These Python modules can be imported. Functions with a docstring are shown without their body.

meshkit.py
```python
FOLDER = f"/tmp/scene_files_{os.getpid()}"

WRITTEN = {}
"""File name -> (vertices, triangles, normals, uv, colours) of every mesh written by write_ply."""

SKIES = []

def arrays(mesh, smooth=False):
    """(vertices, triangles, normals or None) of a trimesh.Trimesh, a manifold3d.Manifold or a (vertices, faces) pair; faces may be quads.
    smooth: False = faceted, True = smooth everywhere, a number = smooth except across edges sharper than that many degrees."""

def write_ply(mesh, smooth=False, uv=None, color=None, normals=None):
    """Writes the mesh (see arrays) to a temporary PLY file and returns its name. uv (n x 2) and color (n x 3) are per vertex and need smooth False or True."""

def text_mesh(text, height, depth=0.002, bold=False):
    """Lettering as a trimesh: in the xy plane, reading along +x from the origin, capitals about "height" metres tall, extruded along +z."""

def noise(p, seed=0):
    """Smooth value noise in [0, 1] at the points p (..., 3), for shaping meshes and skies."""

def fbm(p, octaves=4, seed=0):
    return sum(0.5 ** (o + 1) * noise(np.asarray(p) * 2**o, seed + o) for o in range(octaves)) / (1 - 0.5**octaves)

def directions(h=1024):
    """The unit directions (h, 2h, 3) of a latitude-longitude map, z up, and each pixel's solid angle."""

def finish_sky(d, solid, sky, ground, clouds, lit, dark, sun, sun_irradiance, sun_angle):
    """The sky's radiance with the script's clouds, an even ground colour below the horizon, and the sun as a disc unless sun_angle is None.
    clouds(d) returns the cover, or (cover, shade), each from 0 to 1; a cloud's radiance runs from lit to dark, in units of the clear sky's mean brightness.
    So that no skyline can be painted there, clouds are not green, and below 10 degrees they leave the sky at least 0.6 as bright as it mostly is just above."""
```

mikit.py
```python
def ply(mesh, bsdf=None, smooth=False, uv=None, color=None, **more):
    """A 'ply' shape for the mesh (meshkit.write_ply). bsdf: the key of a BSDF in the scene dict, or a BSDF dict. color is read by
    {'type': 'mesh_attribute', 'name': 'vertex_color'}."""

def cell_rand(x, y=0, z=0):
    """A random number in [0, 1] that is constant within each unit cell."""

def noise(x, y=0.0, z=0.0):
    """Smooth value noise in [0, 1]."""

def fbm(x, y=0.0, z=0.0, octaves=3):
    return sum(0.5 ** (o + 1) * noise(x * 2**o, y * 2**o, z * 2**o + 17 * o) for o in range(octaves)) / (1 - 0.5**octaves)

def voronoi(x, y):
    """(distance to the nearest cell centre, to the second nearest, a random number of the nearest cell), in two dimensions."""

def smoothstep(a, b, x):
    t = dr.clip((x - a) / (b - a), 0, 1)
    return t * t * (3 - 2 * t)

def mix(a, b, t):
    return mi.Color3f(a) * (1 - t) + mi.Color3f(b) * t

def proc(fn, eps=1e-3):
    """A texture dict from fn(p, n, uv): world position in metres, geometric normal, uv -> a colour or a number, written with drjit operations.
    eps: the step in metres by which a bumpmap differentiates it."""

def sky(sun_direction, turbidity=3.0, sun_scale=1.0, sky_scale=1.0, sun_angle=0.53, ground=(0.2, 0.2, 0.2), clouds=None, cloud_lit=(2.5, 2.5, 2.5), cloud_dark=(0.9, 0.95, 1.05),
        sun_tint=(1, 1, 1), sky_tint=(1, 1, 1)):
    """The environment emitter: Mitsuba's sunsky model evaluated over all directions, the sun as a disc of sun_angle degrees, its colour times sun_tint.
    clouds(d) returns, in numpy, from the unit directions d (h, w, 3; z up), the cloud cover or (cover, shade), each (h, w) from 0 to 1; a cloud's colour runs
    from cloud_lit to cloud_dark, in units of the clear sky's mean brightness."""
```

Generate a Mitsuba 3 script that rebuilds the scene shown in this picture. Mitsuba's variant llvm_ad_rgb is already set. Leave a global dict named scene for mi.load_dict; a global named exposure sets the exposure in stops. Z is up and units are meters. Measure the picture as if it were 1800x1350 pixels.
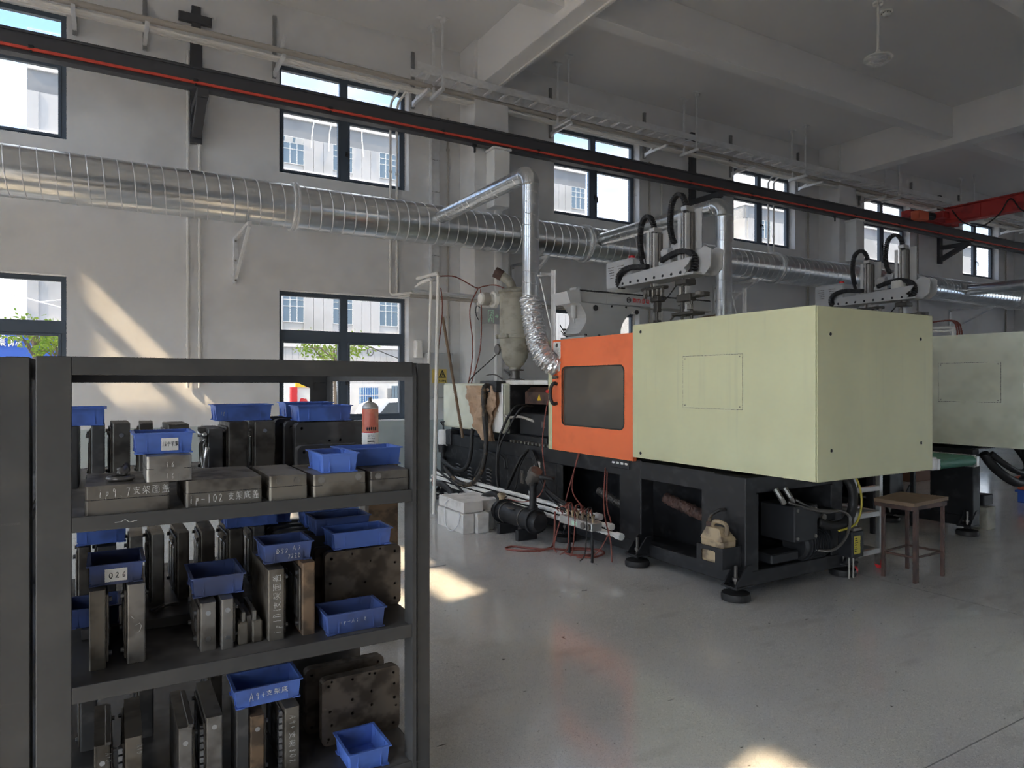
import math, random
import numpy as np, trimesh, drjit as dr, mitsuba as mi, mikit, meshkit
from shapely.geometry import Polygon, Point, box as sbox
from mikit import proc, noise, fbm, voronoi, cell_rand, smoothstep, mix

T = mi.ScalarTransform4f
rng = random.Random(7)
scene = {'type': 'scene'}
labels = {}

# ---------------------------------------------------------------- camera, sky, sun, exposure
YAW = math.radians(30.5)                      # the lens looks 30.5 degrees to the right of the window wall's normal
EYE = (0.0, 0.0, 1.5)
LOOK = (math.sin(YAW), math.cos(YAW), 1.5)
scene['camera'] = {'type': 'perspective', 'fov_axis': 'x', 'fov': 2 * math.degrees(math.atan(900 / 1210)), 'near_clip': 0.05, 'far_clip': 400,
                   'principal_point_offset_y': 1.0 / 1350,
                   'to_world': T().look_at(origin=EYE, target=LOOK, up=(0, 0, 1))}
SUN = (-1.0, -0.25, 1.075)                     # from the left, a little behind, 47 degrees up


def cloud_cover(d):
    h = np.maximum(d[..., 2:3], 0.05)
    p = np.concatenate([d[..., :2] / h * 0.9, np.zeros_like(h)], -1)
    n = meshkit.fbm(p + 38.85, 5, 4)
    cover = np.clip((n - 0.36) / 0.2, 0, 1)
    shade = np.clip((meshkit.fbm(p * 1.7 + 11, 4, 9) - 0.3) / 0.5, 0, 1) * 0.5
    return cover, shade


scene['sky'] = mikit.sky(SUN, turbidity=3.2, sun_scale=0.215, sky_scale=1.0, sun_angle=0.9, ground=(0.32, 0.31, 0.29), clouds=cloud_cover,
                         cloud_lit=(1.55, 1.55, 1.55), cloud_dark=(1.15, 1.2, 1.28), sun_tint=(1.0, 0.93, 0.78))
exposure = 5.3

# ---------------------------------------------------------------- materials
def C(r, g, b): return {'type': 'rgb', 'value': [r, g, b]}
def mat(name, color, rough=0.5, metal=0.0, spec=0.5, **kw):
    col = color if isinstance(color, dict) else C(*color)
    scene[name] = {'type': 'twosided', 'bsdf': {'type': 'principled', 'base_color': col, 'roughness': rough, 'metallic': metal, 'specular': spec, **kw}}
    return name


def worn(base, spot, scale, lo, hi, amount=1.0):
    """base with patches of spot: dirt, oxide and handling marks with a grain of their own."""
    def f(p, n, uv):
        k = fbm(p.x * scale, p.y * scale, p.z * scale, 4)
        return mix(base, spot, smoothstep(lo, hi, k) * amount)
    return proc(f)


def f_wall(p, n, uv):
    k = fbm(p.x * 1.7, p.y * 1.7, p.z * 1.7, 4)
    w = mix((0.685, 0.685, 0.685), (0.605, 0.605, 0.605), smoothstep(0.45, 0.75, k))
    d = mix((0.42, 0.47, 0.47), (0.36, 0.41, 0.41), smoothstep(0.45, 0.75, k))
    return dr.select(p.z < 0.985, d, w)


def f_floor(p, n, uv):
    big = fbm(p.x * 0.9, p.y * 0.9, 0.0, 4)
    speck = noise(p.x * 160, p.y * 160, 0.0)
    fine = noise(p.x * 420, p.y * 420, 3.0)
    c = mix((0.47, 0.47, 0.465), (0.57, 0.57, 0.565), smoothstep(0.3, 0.7, big))
    c = mix(c, (0.66, 0.65, 0.63), smoothstep(0.66, 0.86, speck) * 0.55)
    c = mix(c, (0.13, 0.13, 0.13), smoothstep(0.70, 0.9, fine) * 0.5)
    scuff = fbm(p.x * 3.2, p.y * 9.0, 5.0, 3)
    c = mix(c, (0.32, 0.31, 0.3), smoothstep(0.62, 0.8, scuff) * 0.3)
    chip = noise(p.x * 28, p.y * 28, 9.0)
    return mix(c, (0.07, 0.07, 0.07), smoothstep(0.975, 0.985, chip))


def f_floor_rough(p, n, uv):
    return 0.045 + 0.11 * fbm(p.x * 2.1, p.y * 2.1, 2.0, 3) + 0.03 * noise(p.x * 60, p.y * 60, 0.0)


mat('m_wall', proc(f_wall), 0.9, spec=0.2)
mat('m_ceiling', (0.64, 0.64, 0.64), 0.95, spec=0.1)
mat('m_beam', (0.68, 0.68, 0.68), 0.95, spec=0.1)
mat('m_floor', proc(f_floor), proc(f_floor_rough), spec=0.5)
mat('m_joint', (0.2, 0.2, 0.2), 0.8)
mat('m_frame', (0.07, 0.092, 0.12), 0.4)
scene['m_pane'] = {'type': 'thindielectric', 'specular_transmittance': C(0.30, 0.312, 0.325)}
scene['m_clear'] = {'type': 'thindielectric'}
mat('m_sill', (0.72, 0.72, 0.71), 0.85, spec=0.2)


def f_galv(p, n, uv):
    k = noise(p.x * 30, p.y * 30, p.z * 30)
    g = fbm(p.x * 6, p.y * 6, p.z * 6, 3)
    return mix((0.70, 0.71, 0.72), (0.82, 0.83, 0.84), k) * (0.82 + 0.25 * g)


mat('m_galv', proc(f_galv), 0.42, 0.42)
mat('m_strut', (0.24, 0.245, 0.25), 0.5, 0.3)
mat('m_duct', proc(lambda p, n, uv: mix((0.62, 0.65, 0.67), (0.78, 0.80, 0.81), fbm(p.x * 5, p.y * 14, p.z * 14, 3))), 0.24, 1.0)
mat('m_seam', (0.78, 0.79, 0.80), 0.45, 0.6)
mat('m_foil', (0.80, 0.81, 0.82), 0.26, 1.0)
mat('m_rail', (0.052, 0.054, 0.06), 0.5)
mat('m_busbar', (0.62, 0.075, 0.045), 0.5)
mat('m_crane', worn((0.50, 0.055, 0.05), (0.32, 0.04, 0.04), 5, 0.5, 0.75), 0.5)
mat('m_crane_box', (0.72, 0.16, 0.08), 0.5)
mat('m_pvc', (0.72, 0.70, 0.66), 0.45)
mat('m_greypipe', (0.42, 0.39, 0.35), 0.5)
mat('m_white', (0.80, 0.79, 0.76), 0.4)
mat('m_offwhite', worn((0.74, 0.73, 0.68), (0.5, 0.47, 0.4), 9, 0.55, 0.8), 0.5)
mat('m_black', worn((0.013, 0.0135, 0.015), (0.028, 0.028, 0.03), 11, 0.5, 0.8), 0.45)
mat('m_rubber', (0.016, 0.0155, 0.0155), 0.55)
mat('m_rubber_brown', worn((0.03, 0.027, 0.025), (0.16, 0.11, 0.06), 14, 0.5, 0.7), 0.6)


def f_cream(p, n, uv):
    k = fbm(p.x * 2.2, p.y * 2.2, p.z * 0.7, 4)
    s = fbm(p.x * 26, p.y * 26, p.z * 1.3, 3)
    c = mix((0.615, 0.61, 0.375), (0.565, 0.565, 0.35), smoothstep(0.35, 0.7, k))
    return mix(c, (0.50, 0.50, 0.33), smoothstep(0.6, 0.85, s) * 0.35)


mat('m_cream', proc(f_cream), 0.42)
mat('m_cream_pale', worn((0.66, 0.67, 0.54), (0.54, 0.55, 0.43), 4, 0.4, 0.75), 0.4)
mat('m_orange', worn((0.86, 0.18, 0.060), (0.78, 0.155, 0.052), 6, 0.5, 0.8), 0.42)
mat('m_smoke', worn((0.075, 0.067, 0.058), (0.098, 0.088, 0.075), 3, 0.35, 0.7), 0.09, spec=0.7)
mat('m_robot', (0.42, 0.43, 0.435), 0.45)
mat('m_robot_light', (0.50, 0.51, 0.52), 0.42)
mat('m_alu', (0.66, 0.66, 0.65), 0.38, 0.85)
mat('m_chain', (0.018, 0.019, 0.021), 0.5)
mat('m_steel', worn((0.30, 0.285, 0.26), (0.19, 0.175, 0.155), 18, 0.42, 0.72), 0.38, 0.75)
mat('m_steel_warm', worn((0.21, 0.19, 0.158), (0.11, 0.095, 0.075), 14, 0.42, 0.72), 0.45, 0.6)
mat('m_mould', worn((0.14, 0.128, 0.11), (0.065, 0.057, 0.049), 15, 0.40, 0.70), 0.45, 0.5)
mat('m_mould_dark', worn((0.075, 0.075, 0.074), (0.125, 0.12, 0.115), 16, 0.5, 0.75), 0.42, 0.4)
mat('m_rustplate', worn((0.125, 0.104, 0.083), (0.055, 0.043, 0.033), 17, 0.40, 0.66), 0.5, 0.4)
mat('m_brown', worn((0.19, 0.125, 0.075), (0.085, 0.06, 0.04), 20, 0.4, 0.68), 0.6, 0.2)
mat('m_shiny', (0.62, 0.62, 0.61), 0.22, 0.95)
mat('m_insert', worn((0.30, 0.30, 0.30), (0.14, 0.14, 0.14), 25, 0.4, 0.7), 0.3, 0.8)
mat('m_iron', (0.16, 0.15, 0.14), 0.4, 0.7)
mat('m_gripper', (0.085, 0.08, 0.072), 0.42, 0.5)
mat('m_rack', worn((0.041, 0.041, 0.040), (0.054, 0.053, 0.050), 8, 0.42, 0.75), 0.55)
mat('m_shelf', worn((0.046, 0.044, 0.042), (0.11, 0.105, 0.10), 7, 0.45, 0.72), 0.45)
mat('m_blue', worn((0.085, 0.165, 0.50), (0.07, 0.12, 0.35), 12, 0.45, 0.75), 0.42)
mat('m_blue_dirty', worn((0.052, 0.088, 0.25), (0.055, 0.072, 0.15), 11, 0.42, 0.72), 0.5)
mat('m_paper', (0.72, 0.71, 0.68), 0.8)
mat('m_ink', (0.02, 0.02, 0.025), 0.7)
mat('m_chalk', (0.55, 0.545, 0.52), 0.9)
mat('m_kraft', worn((0.47, 0.325, 0.22), (0.38, 0.255, 0.165), 12, 0.45, 0.75), 0.85)
mat('m_block', worn((0.66, 0.65, 0.63), (0.52, 0.51, 0.49), 9, 0.45, 0.75), 0.95, spec=0.1)
mat('m_wood', proc(lambda p, n, uv: mix((0.26, 0.18, 0.115), (0.15, 0.10, 0.065), fbm(p.x * 40, p.y * 6, p.z * 6, 3))), 0.7)
mat('m_stool', worn((0.10, 0.055, 0.042), (0.05, 0.032, 0.028), 10, 0.4, 0.7), 0.6)
mat('m_redhose', (0.235, 0.07, 0.052), 0.5)
mat('m_red', (0.62, 0.03, 0.035), 0.45)
mat('m_yellow', (0.80, 0.52, 0.04), 0.55)
mat('m_vessel', worn((0.36, 0.345, 0.285), (0.24, 0.225, 0.18), 9, 0.42, 0.72), 0.5)
mat('m_jug', worn((0.45, 0.35, 0.22), (0.22, 0.165, 0.11), 13, 0.40, 0.66), 0.5)
mat('m_green', (0.06, 0.20, 0.14), 0.5)
mat('m_sign_green', (0.60, 0.84, 0.68), 0.5)
mat('m_sign_yellow', (0.56, 0.43, 0.12), 0.6)
mat('m_label_yellow', (0.50, 0.40, 0.05), 0.5)
mat('m_can', worn((0.62, 0.27, 0.16), (0.56, 0.14, 0.09), 22, 0.4, 0.7), 0.35)
mat('m_cardboard', (0.20, 0.11, 0.075), 0.8)
# outdoors
mat('m_facade', worn((0.62, 0.61, 0.60), (0.50, 0.495, 0.48), 0.6, 0.45, 0.75), 0.9, spec=0.1)
mat('m_facade_white', worn((0.82, 0.81, 0.79), (0.72, 0.70, 0.68), 0.5, 0.5, 0.8), 0.9, spec=0.1)
mat('m_facade_grey', worn((0.33, 0.345, 0.36), (0.26, 0.27, 0.285), 0.7, 0.45, 0.75), 0.9, spec=0.1)
mat('m_farglass', (0.20, 0.27, 0.33), 0.2)
mat('m_blueglass', (0.12, 0.28, 0.55), 0.3)
mat('m_yard', worn((0.40, 0.39, 0.37), (0.33, 0.32, 0.30), 0.8, 0.4, 0.7), 0.9, spec=0.1)
mat('m_banner', (0.05, 0.13, 0.52), 0.6)
mat('m_car', (0.86, 0.86, 0.87), 0.25, clearcoat=0.6)
mat('m_carglass', (0.03, 0.04, 0.05), 0.15)
mat('m_bark', (0.16, 0.13, 0.10), 0.9)
scene['m_leaf'] = {'type': 'principledthin', 'base_color': proc(lambda p, n, uv: mix((0.16, 0.30, 0.05), (0.34, 0.42, 0.08), noise(p.x * 7, p.y * 7, p.z * 7))), 'roughness': 0.5, 'diff_trans': 0.8}

# ---------------------------------------------------------------- helpers
_used = {}


def numbered(name):
    k = _used.get(name, 0)
    _used[name] = k + 1
    return name if k == 0 else f'{name}_{k:03d}'


def thing(name, label, cat, group=None):
    key = numbered(name)
    labels[key] = {'label': label, 'category': cat}
    if group: labels[key]['group'] = group
    return key


def obj(name, mesh, m, parent=None, smooth=False, label=None, cat=None, kind=None, group=None, split=False):
    if split:
        return [obj(name, m_, m, parent, smooth) for m_ in mesh][0]
    key = numbered(parent + '__' + name if parent else name)
    if isinstance(mesh, list): mesh = cat_(mesh)
    scene[key] = mikit.ply(mesh, m, smooth)
    e = {}
    if label: e['label'] = label
    if cat: e['category'] = cat
    if kind: e['kind'] = kind
    if group: e['group'] = group
    if e: labels[key] = e
    return key


def cat_(ms):
    return trimesh.util.concatenate([m for m in ms if m is not None])


_BF = None


def box(x0, x1, y0, y1, z0, z1, ch=0.0):
    """An axis-aligned box; ch chamfers its edges."""
    x0, x1 = min(x0, x1), max(x0, x1); y0, y1 = min(y0, y1), max(y0, y1); z0, z1 = min(z0, z1), max(z0, z1)
    c = np.array([(x0 + x1) / 2, (y0 + y1) / 2, (z0 + z1) / 2]); h = np.array([x1 - x0, y1 - y0, z1 - z0]) / 2
    if ch <= 0:
        m = trimesh.creation.box(extents=2 * h)
        m.apply_translation(c)
        return m
    ch = min(ch, 0.45 * 2 * h.min())
    global _BF
    s = np.array([[a, b, d] for a in (-1, 1) for b in (-1, 1) for d in (-1, 1)], float)
    v = np.concatenate([s * (h - ch * (np.arange(3) != k)) for k in range(3)])
    if _BF is None:
        u = np.concatenate([s * (np.ones(3) - 0.2 * (np.arange(3) != k)) for k in range(3)])
        hull = trimesh.convex.convex_hull(u)
        from scipy.spatial import cKDTree
        _BF = cKDTree(u).query(hull.vertices)[1][hull.faces]
    return trimesh.Trimesh(v + c, _BF, process=False)


def cbox(c, size, ch=0.0, rz=0.0):
    m = box(-size[0] / 2, size[0] / 2, -size[1] / 2, size[1] / 2, -size[2] / 2, size[2] / 2, ch)
    if rz: m.apply_transform(trimesh.transformations.rotation_matrix(rz, [0, 0, 1]))
    m.apply_translation(c)
    return m


def tube(pts, r, n=8, smooth_path=0, closed_ends=True):
    """A round tube along pts; r a number or one per point; smooth_path inserts that many spline points per span."""
    p = np.asarray(pts, float)
    if smooth_path:
        q, rr = [], []
        rad = np.broadcast_to(np.asarray(r, float), len(p))
        for i in range(len(p) - 1):
            a, b, c, d = p[max(i - 1, 0)], p[i], p[i + 1], p[min(i + 2, len(p) - 1)]
            for t in np.arange(smooth_path) / smooth_path:
                q.append(0.5 * (2 * b + (c - a) * t + (2 * a - 5 * b + 4 * c - d) * t * t + (3 * b - a - 3 * c + d) * t ** 3))
                rr.append(rad[i] * (1 - t) + rad[i + 1] * t)
        q.append(p[-1]); rr.append(rad[-1])
        p, r = np.array(q), np.array(rr)
    r = np.broadcast_to(np.asarray(r, float), len(p))
    d = np.gradient(p, axis=0)
    d /= np.linalg.norm(d, axis=1, keepdims=True) + 1e-12
    a = np.cross(d[0], [0, 0, 1] if abs(d[0][2]) < 0.9 else [1, 0, 0])
    rings, ang = [], np.arange(n) * 2 * np.pi / n
    for i in range(len(p)):
        a = a - d[i] * a.dot(d[i]); a /= np.linalg.norm(a) + 1e-12
        b = np.cross(d[i], a)
        k = 1.0
        if 0 < i < len(p) - 1:
            e0 = p[i] - p[i - 1]; e1 = p[i + 1] - p[i]
            cs = e0.dot(e1) / (np.linalg.norm(e0) * np.linalg.norm(e1) + 1e-12)
            k = 1 / max(0.6, math.sqrt(max(0.0, (1 + cs) / 2)))
        rings.append(p[i] + r[i] * k * (np.cos(ang)[:, None] * a + np.sin(ang)[:, None] * b))
    v = np.vstack(rings)
    f = []
    for i in range(len(p) - 1):
        for j in range(n):
            a0, b0 = i * n + j, i * n + (j + 1) % n
            f += [[a0, b0, b0 + n], [a0, b0 + n, a0 + n]]
    if closed_ends:
        for j in range(1, n - 1):
            f.append([0, j + 1, j]); o = (len(p) - 1) * n; f.append([o, o + j, o + j + 1])
    return trimesh.Trimesh(v, f, process=False)


def rod(a, b, r, n=10): return tube([a, b], r, n)


def lathe(profile, c=(0, 0, 0), axis='z', n=24):
    """profile (radius, height) turned about an axis through c."""
    pr = np.asarray(profile, float); ang = np.arange(n) * 2 * np.pi / n
    v = np.vstack([np.stack([r * np.cos(ang), r * np.sin(ang), np.full(n, h)], 1) for r, h in pr])
    f = []
    for i in range(len(pr) - 1):
        for j in range(n):
            a0, b0 = i * n + j, i * n + (j + 1) % n
            f += [[a0, b0, b0 + n], [a0, b0 + n, a0 + n]]
    m = trimesh.Trimesh(v, f, process=False)
    if axis == 'x': m.apply_transform(np.array([[0, 0, 1, 0], [1, 0, 0, 0], [0, 1, 0, 0], [0, 0, 0, 1.0]]))
    if axis == 'y': m.apply_transform(np.array([[0, 1, 0, 0], [0, 0, 1, 0], [1, 0, 0, 0], [0, 0, 0, 1.0]]))
    m.apply_translation(c)
    return m


def disc(c, r, t, axis='y', n=16):
    return lathe([(0, -t / 2), (r, -t / 2), (r, t / 2), (0, t / 2)], c, axis, n)


def plate(poly, lo, hi, axis='y'):
    """A shapely polygon in the two other axes (y: x-z, x: y-z, z: x-y) extruded from lo to hi along the axis."""
    m = cat_([trimesh.creation.extrude_polygon(g, hi - lo, engine='earcut') for g in getattr(poly, 'geoms', [poly])])
    v = m.vertices
    if axis == 'y': m.vertices = np.stack([v[:, 0], lo + v[:, 2], v[:, 1]], 1); m.invert()
    elif axis == 'x': m.vertices = np.stack([lo + v[:, 2], v[:, 0], v[:, 1]], 1)
    else: m.vertices = v + [0, 0, lo]
    return m


def rrect(x0, x1, z0, z1, r): return sbox(x0 + r, z0 + r, x1 - r, z1 - r).buffer(r, quad_segs=4)


def prism_path(profile, a, b, up=(0, 0, 1)):
    """A closed 2-D profile (side, up) swept straight from a to b."""
    a, b = np.asarray(a, float), np.asarray(b, float)
    d = (b - a) / np.linalg.norm(b - a); s = np.cross(d, up); s /= np.linalg.norm(s); u = np.cross(s, d)
    m = trimesh.creation.extrude_polygon(Polygon(profile), np.linalg.norm(b - a), engine='earcut')
    v = m.vertices
    m.vertices = a + v[:, :1] * s + v[:, 1:2] * u + v[:, 2:3] * d
    m.invert() if m.volume < 0 else None
    return m


def rbox(x0, x1, y0, y1, z0, z1, r=.008):
    """A box with rounded upright edges."""
    return plate(sbox(x0 + r, y0 + r, x1 - r, y1 - r).buffer(r, quad_segs=3), z0, z1, 'z')


def move(m, d=(0, 0, 0), rz=0.0, about=None):
    m = m.copy()
    if rz: m.apply_transform(trimesh.transformations.rotation_matrix(rz, [0, 0, 1], about if about is not None else [0, 0, 0]))
    m.apply_translation(d)
    return m


ORD = ('first', 'second', 'third', 'fourth', 'fifth', 'sixth', 'seventh', 'eighth', 'ninth', 'tenth', 'eleventh', 'twelfth')

# ---------------------------------------------------------------- handwriting: strokes on a 100 x 100 grid
G = {
 '支': '10,75 90,75;50,95 50,55;20,55 78,55 55,25 20,5;30,45 60,20 92,5',
 '架': '12,85 45,85 40,55 32,52;28,97 25,75 10,52;58,88 58,58;58,88 88,88 88,58;58,60 88,60;8,42 92,42;50,52 50,0;48,40 10,8;52,40 92,8',
 '面': '8,92 92,92;50,90 42,75;15,72 15,5;15,72 85,72 85,5;15,8 85,8;38,72 38,8;62,72 62,8;38,50 62,50;38,30 62,30',
 '盖': '32,98 40,88;68,98 60,88;15,85 85,85;22,70 78,70;8,55 92,55;50,85 50,55;18,42 18,5;18,42 82,42 82,5;40,42 40,5;60,42 60,5;5,5 95,5',
 '底': '50,98 50,88;12,86 92,86;18,86 16,40 6,5;70,74 35,66;36,66 36,20 50,28;34,46 90,46;60,68 68,25 90,8 92,25;62,12 66,5',
 '个': '50,95 28,65 5,48;50,95 72,65 95,48;50,62 50,0',
 '苹': '8,86 92,86;33,97 33,76;67,97 67,76;18,68 82,68;32,60 38,46;68,60 60,46;8,38 92,38;50,68 50,0',
 '果': '22,95 22,52;22,95 78,95 78,52;22,74 78,74;22,53 78,53;50,95 50,0;8,42 92,42;48,40 8,8;52,40 92,8',
 '晨': '25,97 25,65;25,97 75,97 75,65;25,81 75,81;25,66 75,66;15,56 88,56;18,56 16,28 6,2;30,44 80,44;24,31 92,31;38,31 38,5 52,12;54,28 68,12 94,2;82,24 66,14',
 '物': '22,92 12,72;12,74 45,74;30,97 30,0;8,38 48,50;62,97 54,76 45,62;56,80 92,80 86,10 76,6;72,78 62,50 46,32;84,78 74,40 52,12',
 '流': '12,90 24,80;6,66 18,57;8,10 26,42;60,98 64,88;32,84 95,84;58,82 42,62 88,66;76,74 92,58;45,50 43,25 34,2;62,50 62,4;78,50 78,10 94,8 94,20',
 '货': '30,97 12,74;24,88 24,60;58,94 58,64 90,64 90,74;86,88 44,76;24,54 24,20;24,54 76,54 76,20;50,46 46,20 12,2;56,18 88,2',
 '运': '12,90 22,80;8,60 24,60 24,22;6,12 24,22 40,8 95,6;45,88 85,88;36,66 94,66;62,64 44,34 86,38;76,52 92,30',
 '输': '8,84 44,84;26,96 12,58 44,58;30,74 30,2;6,26 46,34;68,97 48,68;68,97 94,68;58,68 80,68;52,56 52,4;52,56 70,56 70,6;52,40 70,40;52,24 70,24;80,56 80,20;92,60 92,4 84,8',
 '助': '14,90 14,12;14,90 42,90 42,12;14,64 42,64;14,38 42,38;6,8 48,18;52,70 92,70 86,10 76,6;70,96 68,50 48,4',
 '力': '12,70 86,70 80,8 64,10;48,97 44,50 10,4',
 '自': '52,98 44,84;22,82 22,2;22,82 78,82 78,2;22,56 78,56;22,30 78,30;22,4 78,4',
 '动': '12,84 44,84;6,60 48,60;26,60 12,18 44,24;36,40 48,12;54,70 92,70 86,10 76,6;70,96 68,50 50,4',
 '当': '50,97 50,60;24,88 34,68;78,90 66,68;18,56 82,56 82,4;24,30 80,30;16,5 84,5',
 '心': '14,50 20,20;34,60 36,15 76,12 78,35;48,80 56,60;74,64 90,38',
 '触': '30,97 10,70;20,84 42,84 36,70;14,68 12,10;14,68 44,68 44,8;14,48 44,48;14,30 44,30;30,68 30,30;56,76 56,42;56,76 90,76 90,42;56,44 90,44;73,97 73,6;50,4 94,14;84,22 94,4',
 '电': '22,80 22,30;22,80 78,80 78,30;22,56 78,56;22,32 78,32;50,97 50,8 92,6 92,22',
 'i': '50,60 45,5;52,78 54,84', 'p': '35,60 25,-25;34,55 60,60 62,30 32,20', '9': '75,75 45,90 35,60 70,60;74,78 60,0', '7': '25,88 78,88 45,0',
 '1': '50,95 50,0', '0': '50,95 25,70 28,20 55,5 78,35 75,75 50,95', '2': '25,75 50,95 72,75 25,5 82,8', '6': '70,95 35,50 40,8 72,12 70,40 38,38',
 'A': '10,0 48,100 80,0;25,38 72,38', '+': '15,50 85,50;50,80 50,20', '-': '15,45 85,45', '.': '45,8 55,2', '8': '72,80 45,95 30,75 70,28 48,2 28,25 72,80',
 'T': '20,95 85,95;52,95 50,0', 'D': '25,95 22,0 60,8 78,50 60,90 22,95', 'S': '78,80 50,96 28,72 72,30 50,2 22,18', 'M': '15,0 20,95 50,40 80,95 85,0', 'C': '80,80 50,95 25,50 45,5 82,18', ' ': '',
}


def write(text, o, u, v, h, w=None, r=0.0006, adv=None):
    """Handwriting as thin raised strokes: o the lower left corner, u along the line, v up, h the height, w the width of a character."""
    o, u, v = (np.asarray(q, float) for q in (o, u, v))
    w = w or h * 0.8
    ms, x = [], 0.0
    for ch in text:
        k = 0.62 if ord(ch) < 256 else 1.0
        for s in G.get(ch, '').split(';'):
            pts = [tuple(map(float, q.split(','))) for q in s.split()]
            if len(pts) > 1:
                ms.append(tube([o + u * (x + a / 100 * w * k) + v * (b / 100 * h) for a, b in pts], r, 4))
        x += (adv or w * 1.12) * k
    return cat_(ms)
# ================================================================ THE SETTING
W, HC = 9.0, 6.3                               # inner face of the window wall (y), ceiling height
XL, XR, YB = -2.62, 46.0, -15.0                 # left gable, far gable, wall behind the camera
WX = [(-2.13, -0.38), (1.885, 3.63), (6.07, 7.82), (10.12, 11.88), (14.18, 15.93), (18.22, 19.98), (22.3, 24.05), (26.4, 28.15), (30.5, 32.25), (34.6, 36.35)]
UP, LO = (4.18, 5.6), (1.0, 2.69)


def struct(name, mesh, m, label=None, parent=None, smooth=False):
    return obj(name, mesh, m, parent, smooth, label=label, kind=None if parent else 'structure')


struct('floor', box(XL, XR, YB, W + 0.24, -0.2, 0.0), 'm_floor', 'grey polished concrete floor with fine speckle and glossy patches')
for a, b, c, d in ((XL, XR, 1.492, 1.498), (5.095, 5.1, 1.498, 3.6), (XL, XR, -6.4, -6.394)):
    obj('saw_cut', box(a, b, c, d, 0.0, 0.0006), 'm_joint', 'floor')


def holes(u0, u1, z0, z1, wins):
    return sbox(u0, z0, u1, z1).difference(__import__('shapely').union_all([sbox(*w) for w in wins]))


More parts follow.
